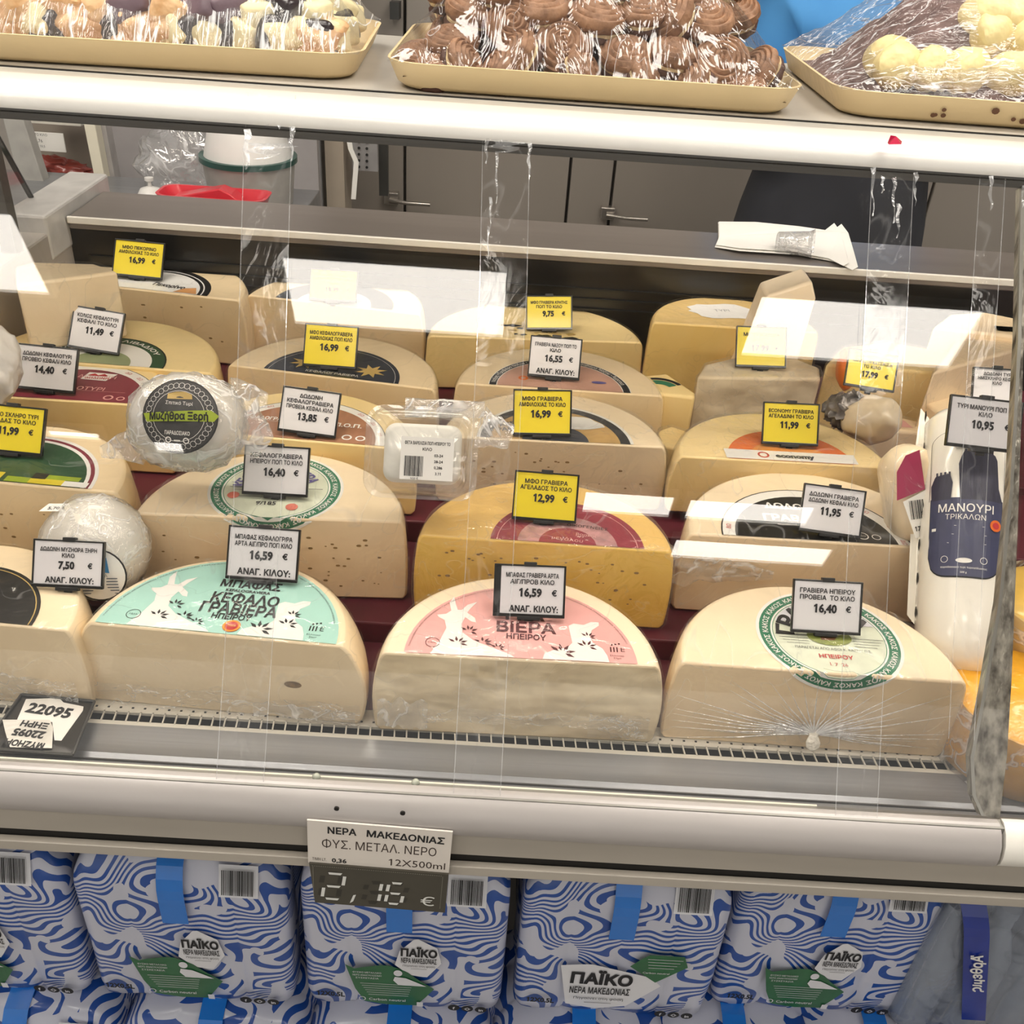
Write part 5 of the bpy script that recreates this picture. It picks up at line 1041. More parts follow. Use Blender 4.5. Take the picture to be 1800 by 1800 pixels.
# --- cookies
CK = mat('cocoa_biscuit', (166, 126, 96), .6, var=.05, vs=90, bump=.35, bs=160, col2=(124, 90, 66)); CKD = mat('dark_cocoa_base', (84, 52, 38), .6, var=.05, vs=90, bump=.3, bs=160); CREAM = mat('vanilla_cream', (230, 206, 160), .45, var=.03)
def swirl_proto():
    t_ = thing('swirl_cookie', 'piped cocoa swirl cookie sandwiched with cream in the middle wrapped tray', 'cookie', (0, 0, 0), group='swirl cookies heaped in the middle tray')
    R_ = .0265; nt_, nr_ = 60, 20; vs = []
    for j in range(nr_+1):
        r = R_*j/nr_
        for i in range(nt_):
            a = 2*pi*i/nt_; ph = r/.0052*2*pi-a; rid = .0036*abs(sin(ph/2))**.8*min(1, j/2)
            z = .016*(1-(r/R_)**2.2)*.55+rid; x, y = r*cos(a), r*sin(a)
            vs.append((x, y, z+.008))
    for (rf_, z) in ((1.03, .006), (.99, .002), (.93, .0)):
        for i in range(nt_):
            a = 2*pi*i/nt_; w2 = 1+.025*sin(a*14); vs.append((R_*rf_*w2*cos(a), R_*rf_*w2*sin(a), z))
    nr2 = nr_+4; fs = [(j*nt_+i, j*nt_+(i+1) % nt_, (j+1)*nt_+(i+1) % nt_, (j+1)*nt_+i) for j in range(nr2-1) for i in range(nt_)]; fs.append([(nr2-1)*nt_+i for i in range(nt_)])
    g = G(); g.add(vs, fs); obj('swirl_top', g, CK, t_, smooth=60)
    g = G(); g.rev([(.0005, .001), (.0225, .001), (.0245, -.001), (.0240, -.0035), (.0005, -.004)], 26); g.v = [(x*(1+.05*sin(4*atan2(y, x))), y*(1+.05*cos(3*atan2(y, x))), z) for x, y, z in g.v]; obj('cream_filling', g, CREAM, t_, smooth=50)
    g = G(); n = 44; g.loft([[(r*(1+.03*sin(i*2*pi/n*11))*cos(2*pi*i/n), r*(1+.03*sin(i*2*pi/n*11))*sin(2*pi*i/n), z) for i in range(n)] for r, z in ((.0235, -.003), (.0255, -.006), (.0245, -.011), (.019, -.014), (.0005, -.0145))]); obj('biscuit_base', g, CKD, t_, smooth=50)
    return t_
t_, wM = tray('large waxed card tray of cocoa swirl cookies under shiny cling film, in the middle', (676, 158), (1412, 208), .30)
def hfM(x, y): return .030+.078*smooth01((y-.005)/.105)*smooth01((wM/2-abs(x))/.11)*(1 if y < .22 else smooth01((.30-y)/.08))+.0
obj('cocoa_crumb_bed', G().grid(lambda u, v: V(((u-.5)*(wM-.03), .012+v*.27, .010+max(0, hfM((u-.5)*(wM-.03), .012+v*.27)-.042)*.85+.003*mnoise.noise(V((u*40, v*40, 0))))), 50, 30), CKD, t_, smooth=60)
heap_film(t_, wM, .30, hfM, FT, 3, .0045)
mid_loc = t_.matrix_basis.copy()
proto = swirl_proto()
rr = random.Random(12); CKL = [(990, 84, 1.0, 'f'), (1100, 96, .92, 'b'), (1184, 92, .9, 'u'), (1268, 112, .98, 'f'), (795, 72, .95, 'u'), (728, 96, .9, 'u'), (705, 48, .8, 's'), (905, 96, .9, 's'), (900, 44, .9, 'f'), (1330, 122, .85, 's'), (1360, 68, .9, 's'), (1310, 24, 1.0, 'b'), (1240, 34, 1.0, 'b'), (1050, 30, 1.05, 'u'), (955, 14, 1.0, 'u'), (1130, 20, .9, 'u'), (1180, 30, .9, 's'), (830, 18, .95, 'u'), (755, 24, .9, 's'), (870, 130, .8, 's'), (1140, 138, .8, 's'), (1030, 130, .85, 's'), (1215, 150, .8, 's'), (760, 126, .8, 'u'), (1320, 160, .7, 'u'), (1375, 130, .75, 'f'), (820, 108, .8, 's'), (1385, 100, .7, 'b'), (1080, -30, 1, 'u'), (980, -30, 1, 'u'), (880, -20, 1, 'u'), (1200, -20, 1, 'u'), (1280, -25, 1, 'u'), (790, -20, 1, 'u')]
CLB = ['large swirl cookie facing the viewer at the front centre of the middle tray', 'cracked swirl cookie showing cream, right of the front centre one in the middle tray', 'flat lying swirl cookie third from the front centre towards the right in the middle tray', 'swirl cookie facing the viewer at the front right of the middle tray', 'tilted swirl cookie at the front left of the middle tray', 'swirl cookie low in the left front corner of the middle tray', 'swirl cookie at the far left end of the middle tray']
inv = mid_loc.inverted()
for k, (x, y, s, mode) in enumerate(CKL):
    # find the point on the heap under this pixel
    r_ = ray(x, y); P = None; dprev = None
    for i in range(200):
        d = .80+i*.003; p = CAM+r_*d; l = inv @ p; hh_ = hfM(l.x, l.y)-.010
        if l.z < hh_ and l.y > 0.0: P = p; break
    if P is None: P = Pd(x, y, 1.05)
    l = inv @ P; l.x = max(-wM/2+.03, min(wM/2-.03, l.x)); l.y = max(.026, l.y); P = mid_loc @ l
    n_ = {'f': V((.1*rr.uniform(-1, 1), -.80, .6)), 'b': V((.35*rr.uniform(-1, 1), -.45, .9)), 'u': V((.3*rr.uniform(-1, 1), -.25, 1)), 's': V((.8*rr.choice((-1, 1)), -.35, .55))}[mode].normalized()
    xa = n_.orthogonal().normalized(); a = rr.random()*6.28; ya = n_.cross(xa); x2 = xa*cos(a)+ya*sin(a); y2 = n_.cross(x2)
    m_ = frame(P-n_*.006, x2*s, y2*s, n_*s)
    o_ = proto if k == 0 else dup(proto, m_)
    o_.matrix_world = m_
    o_['label'] = 'piped cocoa swirl cookie heaped behind the front ones in the middle tray'
    if k < len(CLB): o_['label'] = CLB[k]
# --- left tray
t_, wL = tray('waxed card tray of peach, black and cream biscuit chunks, at the left', (-150, 100), (634, 146), .27)
def hfL(x, y): return .028+.050*smooth01((y-.0)/.08)*smooth01((wL/2-abs(x))/.07)
heap_film(t_, wL, .27, hfL, FT2, 5, .004)
lm = t_.matrix_basis.copy(); inv = lm.inverted()
def chunk_proto(label, m, seed, sx, sy, sz, group):
    g = G(); n = 7; r_ = random.Random(seed)
    rings = []
    for j in range(1, 10):
        th = pi*j/10
        rings.append([(lambda d: (math.copysign(abs(d.x)**.4, d.x)*sx*.9, math.copysign(abs(d.y)**.4, d.y)*sy*.9, math.copysign(abs(d.z)**.4, d.z)*sz*.9))(V((sin(th)*cos(p*pi/9), sin(th)*sin(p*pi/9), cos(th)))) for p in range(18)])
    g.loft(rings); g.v = [tuple(V(p)*(1+.22*mnoise.noise(V(p)*70+V((seed*3, 0, 0))))) for p in g.v]
    o = obj('biscuit_chunk', g, m, smooth=60); return props(o, label, 'biscuit', group)
PEACHB = mat('peach_biscuit', (232, 194, 148), .6, var=.06, vs=70, bump=.9, bs=90, col2=(214, 164, 112)); CHOC = mat('dark_chocolate', (44, 34, 36), .3, var=.02, coat=.5, bump=.3, bs=60); CRB = mat('cream_biscuit', (240, 226, 180), .5, var=.05, vs=60, bump=.4, bs=90); PLUM = mat('plum_biscuit', (112, 92, 100), .5, var=.05, bump=.3)
protos = [chunk_proto('peach coloured biscuit chunk heaped in the left wrapped tray', PEACHB, 1, .026, .020, .017, 'peach biscuit chunks in the left tray'), chunk_proto('dark chocolate coated biscuit chunk heaped in the left wrapped tray', CHOC, 2, .022, .018, .016, 'chocolate biscuit chunks in the left tray'),
          chunk_proto('pale cream biscuit chunk heaped in the left wrapped tray', CRB, 3, .024, .018, .015, 'cream biscuit chunks in the left tray'), chunk_proto('plum grey biscuit chunk heaped in the left wrapped tray', PLUM, 4, .028, .02, .015, 'plum grey biscuit chunks in the left tray')]
used = [False]*4
LCH = [(10, 40, 0), (75, 42, 1), (130, 42, 0), (190, 52, 1), (245, 48, 0), (285, 50, 0), (330, 58, 1), (370, 60, 2), (430, 64, 2), (480, 74, 1), (515, 72, 2), (565, 66, 1), (600, 78, 2), (635, 74, 2), (40, 12, 0), (110, 6, 0), (180, 14, 0), (240, 14, 3), (300, 24, 0), (355, 24, 3), (400, 12, 3), (445, 22, 2), (500, 18, 1), (545, 24, 2), (590, 14, 2), (625, 30, 2), (20, -10, 3), (150, -14, 3), (270, -12, 3), (380, -14, 1), (460, -10, 3), (560, -18, 2), (-40, 30, 1), (60, 70, 2), (150, 72, 0), (230, 78, 0), (310, 84, 2), (400, 88, 1), (470, 94, 2), (560, 98, 0), (0, 66, 0), (612, 50, 1), (640, 50, 2)]
for k, (x, y, q_) in enumerate(LCH):
    r_ = ray(x, y); P = None
    for i in range(200):
        p = CAM+r_*(.80+i*.003); l = inv @ p
        if l.z < hfL(l.x, l.y)-.012 and l.y > 0: P = p; break
    if P is None: P = Pd(x, y, 1.0)
    l = inv @ P; l.x = min(wL/2-.036, l.x); l.y = max(.040, l.y); l.z = max(l.z, .030); P = lm @ l
    m_ = Matrix.Translation(P) @ Matrix.Rotation(rr.random()*6.28, 4, 'Z') @ Matrix.Rotation(rr.uniform(-.6, .6), 4, 'X') @ Matrix.Rotation(rr.uniform(-.4, .4), 4, 'Y')
    o = protos[q_]
    if used[q_]: o = o.copy(); COL.objects.link(o)
    used[q_] = True; o.matrix_world = m_
# --- right tray
t_, wR = tray('waxed card tray with syrup stains holding dark cake and yellow pastries, at the right', (1466, 205), (2240, 262), .30, 9)
def hfR(x, y): return .028+.085*smooth01((y-.0)/.12)*smooth01((wR/2-abs(x))/.13)*(1 if y < .2 else smooth01((.32-y)/.1))
heap_film(t_, wR, .30, hfR, FT3, 8, .004)
rm_ = t_.matrix_basis.copy(); inv = rm_.inverted()
COC = mat('cocoa_sprinkled_cake', (126, 98, 92), .7, var=.1, vs=70, bump=.8, bs=120, col2=(88, 62, 56))
g = G(); g.grid(lambda u, v: V((-wR/2+.016+u*(wR*.97-.03), .014+v*.26, .012+max(0, hfR(-wR/2+.016+u*(wR*.97-.03), .014+v*.26)-.036)+.006*mnoise.noise(V((u*22, v*14, 2))))), 60, 34)
o = obj('cocoa_cake', g, COC, smooth=60); o.matrix_world = rm_; props(o, 'long dark cake thick with cocoa sprinkles filling the right tray', 'cake')
YP = mat('yellow_custard_pastry', (236, 216, 156), .5, var=.05, vs=50, bump=.8, bs=80)
g = G(); rings = []
for j in range(1, 10):
    th = pi*j/10; rings.append([(.026*sin(th)*cos(p*pi/10)*(1+.1*sin(p*1.9)), .018*sin(th)*sin(p*pi/10), .020*cos(th)*(1+.12*cos(p))) for p in range(20)])
g.loft(rings); yp = obj('custard_pastry', g, YP, smooth=60); props(yp, 'yellow custard pastry tucked into the dark cake of the right tray', 'pastry', 'yellow custard pastries in the right tray')
for k, (x, y) in enumerate(((1562, 104), (1580, 152), (1650, 172), (1700, 165), (1705, 130), (1745, 62), (1775, 38), (1735, 30), (1800, 70), (1795, 190))):
    r_ = ray(x, y); P = None
    for i in range(200):
        p = CAM+r_*(.80+i*.003); l = inv @ p
        if l.z < hfR(l.x, l.y)-.008 and l.y > 0: P = p; break
    if P is None: P = Pd(x, y, 1.0)
    l = inv @ P; l.y = max(.045, l.y); l.z = max(.040, l.z); P = rm_ @ l; o = yp if k == 0 else yp.copy()
    if k: COL.objects.link(o)
    o.matrix_world = Matrix.Translation(P) @ Matrix.Rotation(rr.random()*6.28, 4, 'Z') @ Matrix.Rotation(rr.uniform(-.5, .5), 4, 'X')
# ================================================================== WATER PACKS
STRIPE = stripemat('wave_printed_film')
def pack_outline(W, D, sc, nx=4, ny=3, rip=.0045, n=18):
    P = []
    def side(a, b, cells, nrm):
        m = cells*n
        for i in range(m):
            t = i/m; s = abs(sin(pi*t*cells))**.7; e = 1
            x = a[0]+(b[0]-a[0])*t; y = a[1]+(b[1]-a[1])*t
            P.append((x-nrm[0]*rip*(1-s), y-nrm[1]*rip*(1-s)))
    w_, d_ = W/2, D/2; 
    side((-w_, -d_), (w_, -d_), nx, (0, -1)); side((w_, -d_), (w_, d_), ny, (1, 0)); side((w_, d_), (-w_, d_), nx, (0, 1)); side((-w_, d_), (-w_, -d_), ny, (-1, 0))
    out = []
    for x, y in P:      # round the corners
        cx, cy = max(-w_+.022, min(w_-.022, x)), max(-d_+.022, min(d_-.022, y)); dx, dy = x-cx, y-cy; L = sqrt(dx*dx+dy*dy)
        if L > .0225 and abs(dx) > 1e-5 and abs(dy) > 1e-5: dx, dy = dx*.0225/L, dy*.0225/L
        out.append(((cx+dx)*sc, (cy+dy)*sc))
    return out
PW, PD = .258, .196
def pack(label, X, y0, z0, H, design, front=True, rot=0, m=None, strapm=None, group=None, name='water_pack'):
    t_ = thing(name, label, 'water pack', (X, y0+PD/2, z0), rot, group); W = PW*.985
    spec = [(0, .955, .008), (.010, .985, .0065), (.03, 1.0, .005), (.09, 1.0, .004), (H-.060, 1.0, .004), (H-.045, .985, .004), (H-.030, .94, .004), (H-.015, .86, .005), (H-.005, .78, .006), (H, .70, .006)]
    rings = []; r_ = random.Random(label); ox = r_.random()*30
    for z, s, rp in spec:
        o_ = pack_outline(W, PD, s, rip=rp); rings.append([V((x, y, z+ (.008*abs(sin((x/W+.5)*4*pi)) if z < .001 else 0)))+V((x, y, 0)).normalized()*(.0035*mnoise.noise(V((x*22+ox, y*22, z*22)))) for x, y in o_])
    obj('shrink_film', G().loft(rings), m or STRIPE, t_, smooth=70)
    def fy(x, z):
        k = 1.0
        for (za, sa, _), (zb_, sb_, _) in zip(spec, spec[1:]):
            if za <= z <= zb_: k = sa+(sb_-sa)*(z-za)/(zb_-za)
        if z > H: k = .66
        return -PD/2*k
    def F(l): return lambda x, y: V((x, fy(x, y)-.0042-l, y))
    sm = strapm or mat('bright_blue_strap', (24, 120, 214), .25, coat=.7, var=.02, bump=.15, bs=20)
    sx_ = -.004 if design != 'C' else -.040; hw = .0155; zs = .180 if design != 'C' else .05
    path = [(fy(0, z)-.0065, z) for z in ([zs, zs+.015, zs+.03] if design != 'C' else [.05, .09, .13, .17, .21]) + [H-.06, H-.045, H-.03, H-.015, H-.002]]+[(-PD*.20, H+.010), (0, H+.012), (PD*.2, H+.010), (PD*.33, H)]
    g = G()
    for i in range(len(path)-1):
        (ya, za), (yb, zb_) = path[i], path[i+1]; sa = sx_-(.30*(za-.07) if design == 'C' else 0); sb_ = sx_-(.30*(zb_-.07) if design == 'C' else 0)
        g.add([(sa-hw, ya, za), (sa+hw, ya, za), (sb_+hw, yb, zb_), (sb_-hw, yb, zb_), (sa-hw, ya+.001, za-.0006), (sa+hw, ya+.001, za-.0006), (sb_+hw, yb+.001, zb_-.0006), (sb_-hw, yb+.001, zb_-.0006)], [(0, 1, 2, 3), (7, 6, 5, 4), (0, 3, 7, 4), (1, 2, 6, 5)])
    strap = obj('carry_strap', g, sm, t_, smooth=60)
    g = G(); F1 = F(.0012); 
    if design in 'AB':
        WL = mat('pack_white', (228, 228, 232), .4, var=.01, coat=.4); GL = mat('pack_green', (36, 104, 62), .4, var=.08, coat=.3)
        def strip(pts, l, m_, nm, par=None, nx=10):
            g = G(); cpoly(g, pts, F(l), 0, nx); return obj(nm, g, m_, par or t_)
        # barcode & dates on the shoulder
        g = G(); FF = lambda x, y: V((x, fy(x, y)-.0048, y)); strip([(.052, H-.052), (.098, H-.052), (.098, H-.012), (.052, H-.012)], .0004, WL, 'barcode_patch', nx=2); bars(g, .056, .095, H-.046, H-.016, lambda x, y: FF(x, y)+V((0, -.002, 0)), 0, 5, 24); obj('barcode', g, INK, t_)
        if design == 'A':
            lg = strip([(-.008, .134), (.016, .168), (.044, .148), (.048, .118), (.030, .086), (.008, .090), (-.010, .110)], .0008, WL, 'logo_field'); cx_, k_ = .020, 1.0; cy_ = .139
            gr = strip([(-.072, .106), (-.066, .096), (-.050, .102), (-.020, .110), (.004, .098), (.020, .080), (.040, .062), (.018, .022), (-.02, .020), (-.055, .028)], .0011, GL, 'green_panel')
            g = G(); Fg = F(.0020)
            for j in range(3): text(g, ('ΦΥΣΙΚΟ ΜΕΤΑΛΛΙΚΟ', 'ΝΕΡΟ ΑΝΑΚΥΚΛΩΣΙΜΗ', 'ΣΥΣΚΕΥΑΣΙΑ')[j], -.045, .092-.006*j, .0034, Fg, maxw=.036)
            for j in range(6): rect(g, -.054+.002*j, .012-.001*j, .068-.0048*j, .0686-.0048*j, Fg)
            text(g, 'Carbon neutral', -.020, .0340, .0056, Fg, maxw=.05); ring2(g, -.052, .0340, .0035, .0045, Fg, 0, 14); rect(g, .018, .026, .021, .032, Fg)
            disc(g, -.006, .094, .0055, .0065, Fg); poly(g, [(-.012, .078), (-.010, .086), (.004, .084), (.014, .078), (.030, .068), (.014, .068), (-.006, .069)], Fg)
            obj('panel_print', g, WL, gr)
        else:
            lg = strip([(-.072, .118), (-.035, .124), (.050, .100), (.058, .084), (.020, .036), (-.020, .026), (-.066, .036)], .0008, WL, 'logo_field'); cx_, k_, cy_ = -.018, 1.75, .094
            gr = strip([(.014, .124), (.034, .150), (.080, .150), (.086, .128), (.050, .092)], .0011, GL, 'green_panel'); g = G(); Fg = F(.0020)
            for j in range(4): rect(g, .034+.001*j, .078-.003*j, .142-.006*j, .1427-.006*j, Fg)
            text(g, 'Carbon neutral', .048, .114, .004, Fg, maxw=.036); obj('panel_print', g, WL, gr)
        g = G(); Fl = F(.0020); text(g, 'ΠΑΪΚΟ', cx_, cy_, .0150*k_**.7, Fl, maxw=.045*k_, off=.045, rot=-.02); text(g, 'ΝΕΡΑ ΜΑΚΕΔΟΝΙΑΣ', cx_, cy_-.0165*k_**.8, .0105*k_**.5, Fl, maxw=.044*k_, off=.02); text(g, 'Πηγαίνει στη φύση', cx_, cy_-.0275*k_**.8, .0038*k_**.6, Fl, maxw=.040*k_, off=.0); rect(g, cx_-.010*k_, cx_+.010*k_, cy_-.034*k_**.8, cy_-.0335*k_**.8, Fl)
        obj('logo_lettering', g, INK, lg)
        g = G(); text(g, '12X0.5L', -.092, .042, .0095, F(.0026), maxw=.036, off=.05, rot=-.03); obj('volume_lettering', g, INK, t_)
        for j in range(3):
            x = .066+.0175*j; z = .024-.001*j; g = G(); disc(g, x, z, .0076, .0076, F(.0024)); ic = obj('social_icon', g, INK, t_); g = G(); 
            if j == 1: ring2(g, x, z, .0018, .0026, F(.0030), 0, 12); ring2(g, x, z, .0036, .0042, F(.0030), 0, 4)
            else: text(g, ('f', '', 'in')[j], x, z, .0062, F(.0030), off=.03)
            obj('icon_print', g, WL, ic)
    return t_, F, strap
PACKX = []
for px_ in (-70, 318, 708, 1098, 1478): PACKX.append(Py(px_, 1650+(.057*(px_-900)), .70).x)
ZP = .353; HP = .285
for i, (x, d) in enumerate(zip(PACKX, 'AAABA')):
    pack(['blue wave printed water pack cut off by the left edge', 'blue wave printed water pack second from the left, left of the price board', 'blue wave printed water pack behind and below the hanging price board', 'blue wave printed water pack with the large logo low on its front', 'blue wave printed water pack nearest the clear bottle pack'][i], x, (.700, .700, .705, .712, .732)[i], ZP, HP, d, group='upper row of blue wave water packs')
CLP = film('clear_bottle_film', base=.10, edge=.5, streak=.25, sc=12, width=.02, haze=.40, tint=(170, 178, 194), bump=.8)
t_, F, strap = pack('clear film water pack with a dark blue lettered strap at the far right', Py(1795, 1700, .72).x, .712, ZP, HP, 'C', m=CLP, strapm=mat('dark_blue_strap', (18, 50, 150), .3, coat=.6), name='clear_water_pack')
g = G(); text(g, 'Άρθεμις', 0, 0, .018, lambda x, y: V((-.040-.30*(.155-x*.9-.07)-y*.8, -PD/2-.0090, .155-x*.9)), off=.03, rot=0, maxw=.085); obj('strap_lettering', g, LW, strap)
for i in range(4):
    for j in range(3):
        x = -PW/2+.032+i*.0645; y = -PD/2+.0325+j*.0655
        b = G().rev([(.028, .002), (.031, .008), (.031, .12), (.029, .15), (.016, .19), (.012, .2), (.012, .222), (.0135, .223), (.0135, .236), (.0005, .237)], 16, T=lambda q, x=x, y=y: V((q.x+x, q.y+y, q.z)))
        obj('bottle', b, mat('pet_blue_grey', (140, 152, 166), .25, coat=.5), t_, smooth=50)
# lower row: its lit tops peep out under the upper row
for i, px_ in enumerate((40, 375, 705, 1040, 1320, 1590)):
    x = Py(px_, 1790, .68).x
    t_, F, st = pack(['lower row water pack cut off at the bottom left corner', 'lower row water pack under the second pack', 'lower row water pack under the price board', 'lower row water pack under the large logo pack', 'lower row water pack right of centre', 'lower row water pack by the white bottle caps'][i], x, .660, .128, .2245, 'A' if i % 2 else 'B', rot=0, group='lower row of blue wave water packs')
for i, px_ in enumerate((1640, 1735, 1815)):
    p = Py(px_, 1775, .655); obj('bottle', G().rev([(.032, -.225), (.033, -.2), (.033, -.05), (.028, -.03), (.020, .0), (.018, .012), (.0165, .02), (.0005, .022)], 24, T=lambda q, p=p: V((q.x+p.x, q.y+p.y+.01, q.z+.355))), mat('milky_lilac_cap', (206, 208, 232), .35, coat=.5), smooth=50,
        label=['white topped bottle at the bottom right, left one of three', 'white topped bottle at the bottom right, middle one of three', 'white topped bottle at the bottom right corner'][i], cat='bottle', group='white topped bottles on the bottom shelf')
# ================================================================== BEHIND THE COUNTER
BY = 2.9
FD = mat('cold_store_door_grey', (158, 150, 141), .4, .15, var=.03, vs=4, stretch=(1, 1, .3)); SEAM = mat('door_seam', (92, 88, 82), .6); CHR = mat('chrome_handle', (190, 184, 176), .25, .8)
cold = thing('cold_store_cabinet', 'row of tall grey cold store doors with lever handles behind the counter', 'cabinet', (0, BY, 0))
def lx(px, py=320, Y=BY): return Py(px, py, Y).x
obj('cabinet_carcass', G().box(lx(540), 2.6, .03, .6, 0, 2.2), SEAM, cold)
xs = [lx(545), lx(712), lx(1000), lx(1077), lx(1330), lx(1640), lx(1960), 2.6]
for i in range(len(xs)-1):
    a, b = xs[i]+.004, xs[i+1]-.004
    if b-a < .03: continue
    d_ = obj('door', G().box(a, b, -.012, .03, .32, 2.1), FD, cold, bevel=.003)
for px_, py_ in ((684, 346), (1062, 372)):
    p = Py(px_, py_, BY-.012); q = p-V((0, BY, 0)); g = G(); g.box(q.x-.012, q.x+.030, q.y-.028, q.y, q.z-.016, q.z+.020); obj('handle_base', g, CHR, cold, bevel=.003)
    g = G(); g.tube([q+V((.005, -.034, 0)), q+V((.06, -.046, -.002)), q+V((.125, -.046, -.002))], .006, 8); obj('lever_handle', g, CHR, cold, smooth=50)
obj('door_closer', G().box(lx(690, 10), lx(706, 10), -.06, 0, Py(700, 30, BY).z, Py(700, 0, BY).z), DGREY, cold)
# pilaster, perforated strip, curled paper, dot panel
wc = thing('wall_column', 'pale narrow wall column with a perforated metal bracket left of the cold store doors', 'column', (lx(560, 300, 2.5), 2.5, 0))
def bx(x0, x1, y0, y1, Y, th, zlo=None):   # px box at depth Y, relative to wc
    a = Py(x0, y0, Y); b = Py(x1, y1, Y); z0 = b.z if zlo is None else zlo; o = wc.location
    return (a.x-o.x, b.x-o.x, Y-o.y, Y-o.y+th, z0, a.z)
obj('column_body', G().box(*bx(527, 562, 60, 340, 2.5, .1, .0)), mat('pale_blue_grey_trim', (196, 196, 198), .5, var=.01), wc)
obj('column_side', G().box(*bx(562, 606, 60, 340, 2.52, .1, .0)), mat('beige_trim', (178, 166, 150), .6, var=.02), wc)
br = obj('dotted_bracket', G().box(*bx(618, 664, 230, 302, 2.52, .02)), mat('bracket_grey', (170, 168, 168), .4, .3), wc)
g = G(); o = wc.location
for i in range(2):
    for j in range(6): p = Py(631+i*14, 238+j*11+i, 2.518)-o; g.rev([(.0035, 0), (.0035, .002)], 8, T=lambda q, p=p: p+V((q.x, -q.z, q.y)))
obj('bracket_holes', g, INK, br, kind='stuff')
g = G(); P = [(608, 240), (612, 262), (622, 285), (620, 310), (617, 350)]; L_ = [Py(x, y, 2.48)-o for x, y in P]; g.slab([l for l in L_]+[l+V((.012, 0, 0)) for l in L_[::-1]], [l+V((0, .003, 0)) for l in L_]+[l+V((.012, .003, 0)) for l in L_[::-1]]); obj('curled_paper', g, PAPER, wc)
obj('dark_slot', G().box(*bx(665, 682, 240, 345, 2.6, .02)), DGREY, wc)
# work table
TY0, TY1 = 1.72, 2.3; tz = Py(380, 352, 1.9).z
t_ = thing('work_table', 'steel work table behind the counter holding bucket, bag and red tray', 'table', (-.8, 2.0, 0))
obj('table_top', G().box(-.55, Py(540, 340, 1.9).x+.8, -.28, .02, tz-.04, tz), ALU, t_, bevel=.002)
for x in (-.5, Py(540, 340, 1.9).x+.74):
    for y in (-.24, -.03): obj('leg', G().box(x, x+.04, y, y+.04, 0, tz-.04), ALU, t_)
# grey upright panel behind bucket
p0, p1 = Py(188, 210, 2.45), Py(350, 330, 2.45)
o = obj('wall_panel', G().box(p0.x, p1.x+.30, 2.45, 2.47, .3, 2.1), mat('lilac_grey_panel', (168, 164, 164), .5, var=.02), label='plain lilac grey upright panel behind the bucket and plastic bag', cat='panel')
# bucket with dark green rim
c = Py(440, 300, 1.92); rB = (Py(525, 295, 1.92).x-Py(362, 285, 1.92).x)/2; zr = Py(440, 296, 1.92-rB).z
t_ = thing('bucket', 'white bucket with a dark green rim on the work table', 'bucket', (c.x, 1.915, tz))
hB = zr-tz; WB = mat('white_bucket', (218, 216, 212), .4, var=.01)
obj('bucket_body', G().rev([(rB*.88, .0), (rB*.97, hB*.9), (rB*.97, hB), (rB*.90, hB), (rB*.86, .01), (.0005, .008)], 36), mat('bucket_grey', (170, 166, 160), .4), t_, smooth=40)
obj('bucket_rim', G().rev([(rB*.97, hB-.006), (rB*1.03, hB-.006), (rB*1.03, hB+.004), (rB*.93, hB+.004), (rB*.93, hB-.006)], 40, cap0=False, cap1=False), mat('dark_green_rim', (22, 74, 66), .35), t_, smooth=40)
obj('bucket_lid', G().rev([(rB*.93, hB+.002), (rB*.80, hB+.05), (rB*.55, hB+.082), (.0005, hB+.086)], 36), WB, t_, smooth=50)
# plastic bag
p = Py(320, 280, 1.95); blob('plastic_bag', 'crumpled transparent plastic bag standing left of the white bucket', Matrix.Translation(p-V((0, 0, .02))), .085, .05, .085, film('bag_film', base=.18, edge=.5, streak=.4, sc=12, width=.025, haze=.10, bump=1), 31, .35, 3, cat='bag', n=20)
# red tray lid and white knob
p = Py(392, 334, 1.82); q = Py(300, 330, 1.82); t_ = thing('red_tray', 'bright red plastic tray with curled rim on the work table', 'tray', (p.x, 1.765, tz))
wT = (Py(470, 338, 1.82).x-Py(288, 330, 1.82).x); REDP = mat('red_plastic', (214, 52, 66), .35, coat=.4, var=.02)
hT = max(.02, Py(392, 322, 1.82).z-tz)
obj('tray_body', G().loft([[(x, y, z) for x, y in rrect(w2, d2, .022, 6)] for w2, d2, z in ((wT*.8, .05, 0), (wT, .075, hT*.85), (wT*1.03, .08, hT*.95), (wT*.98, .070, hT*.95), (wT*.78, .05, .006))]), REDP, t_, smooth=40)
obj('tray_fold', G().slab([V((-.07, -.02, hT*.8)), V((.05, -.02, hT*.8)), V((.035, -.02, hT*1.02)), V((.015, -.02, hT+.010))], [V((-.07, .02, hT*.8)), V((.05, .02, hT*.8)), V((.035, .02, hT*1.02)), V((.015, .02, hT+.008))]), REDP, t_, bevel=.002)
p = Py(264, 332, 1.83); t_ = thing('knob_lid', 'small white lid with an upright knob at the left of the red tray', 'lid', (p.x, 1.83, tz))
hk = Py(262, 312, 1.83).z-tz
obj('lid_dome', G().rev([(.028, 0), (.028, hk*.3), (.018, hk*.62), (.006, hk*.7), (.0005, hk*.7)], 24), WB, t_, smooth=50); obj('knob', G().rev([(.004, hk*.65), (.003, hk*.85), (.008, hk*.9), (.008, hk), (.0005, hk*1.02)], 16), WB, t_, smooth=50)
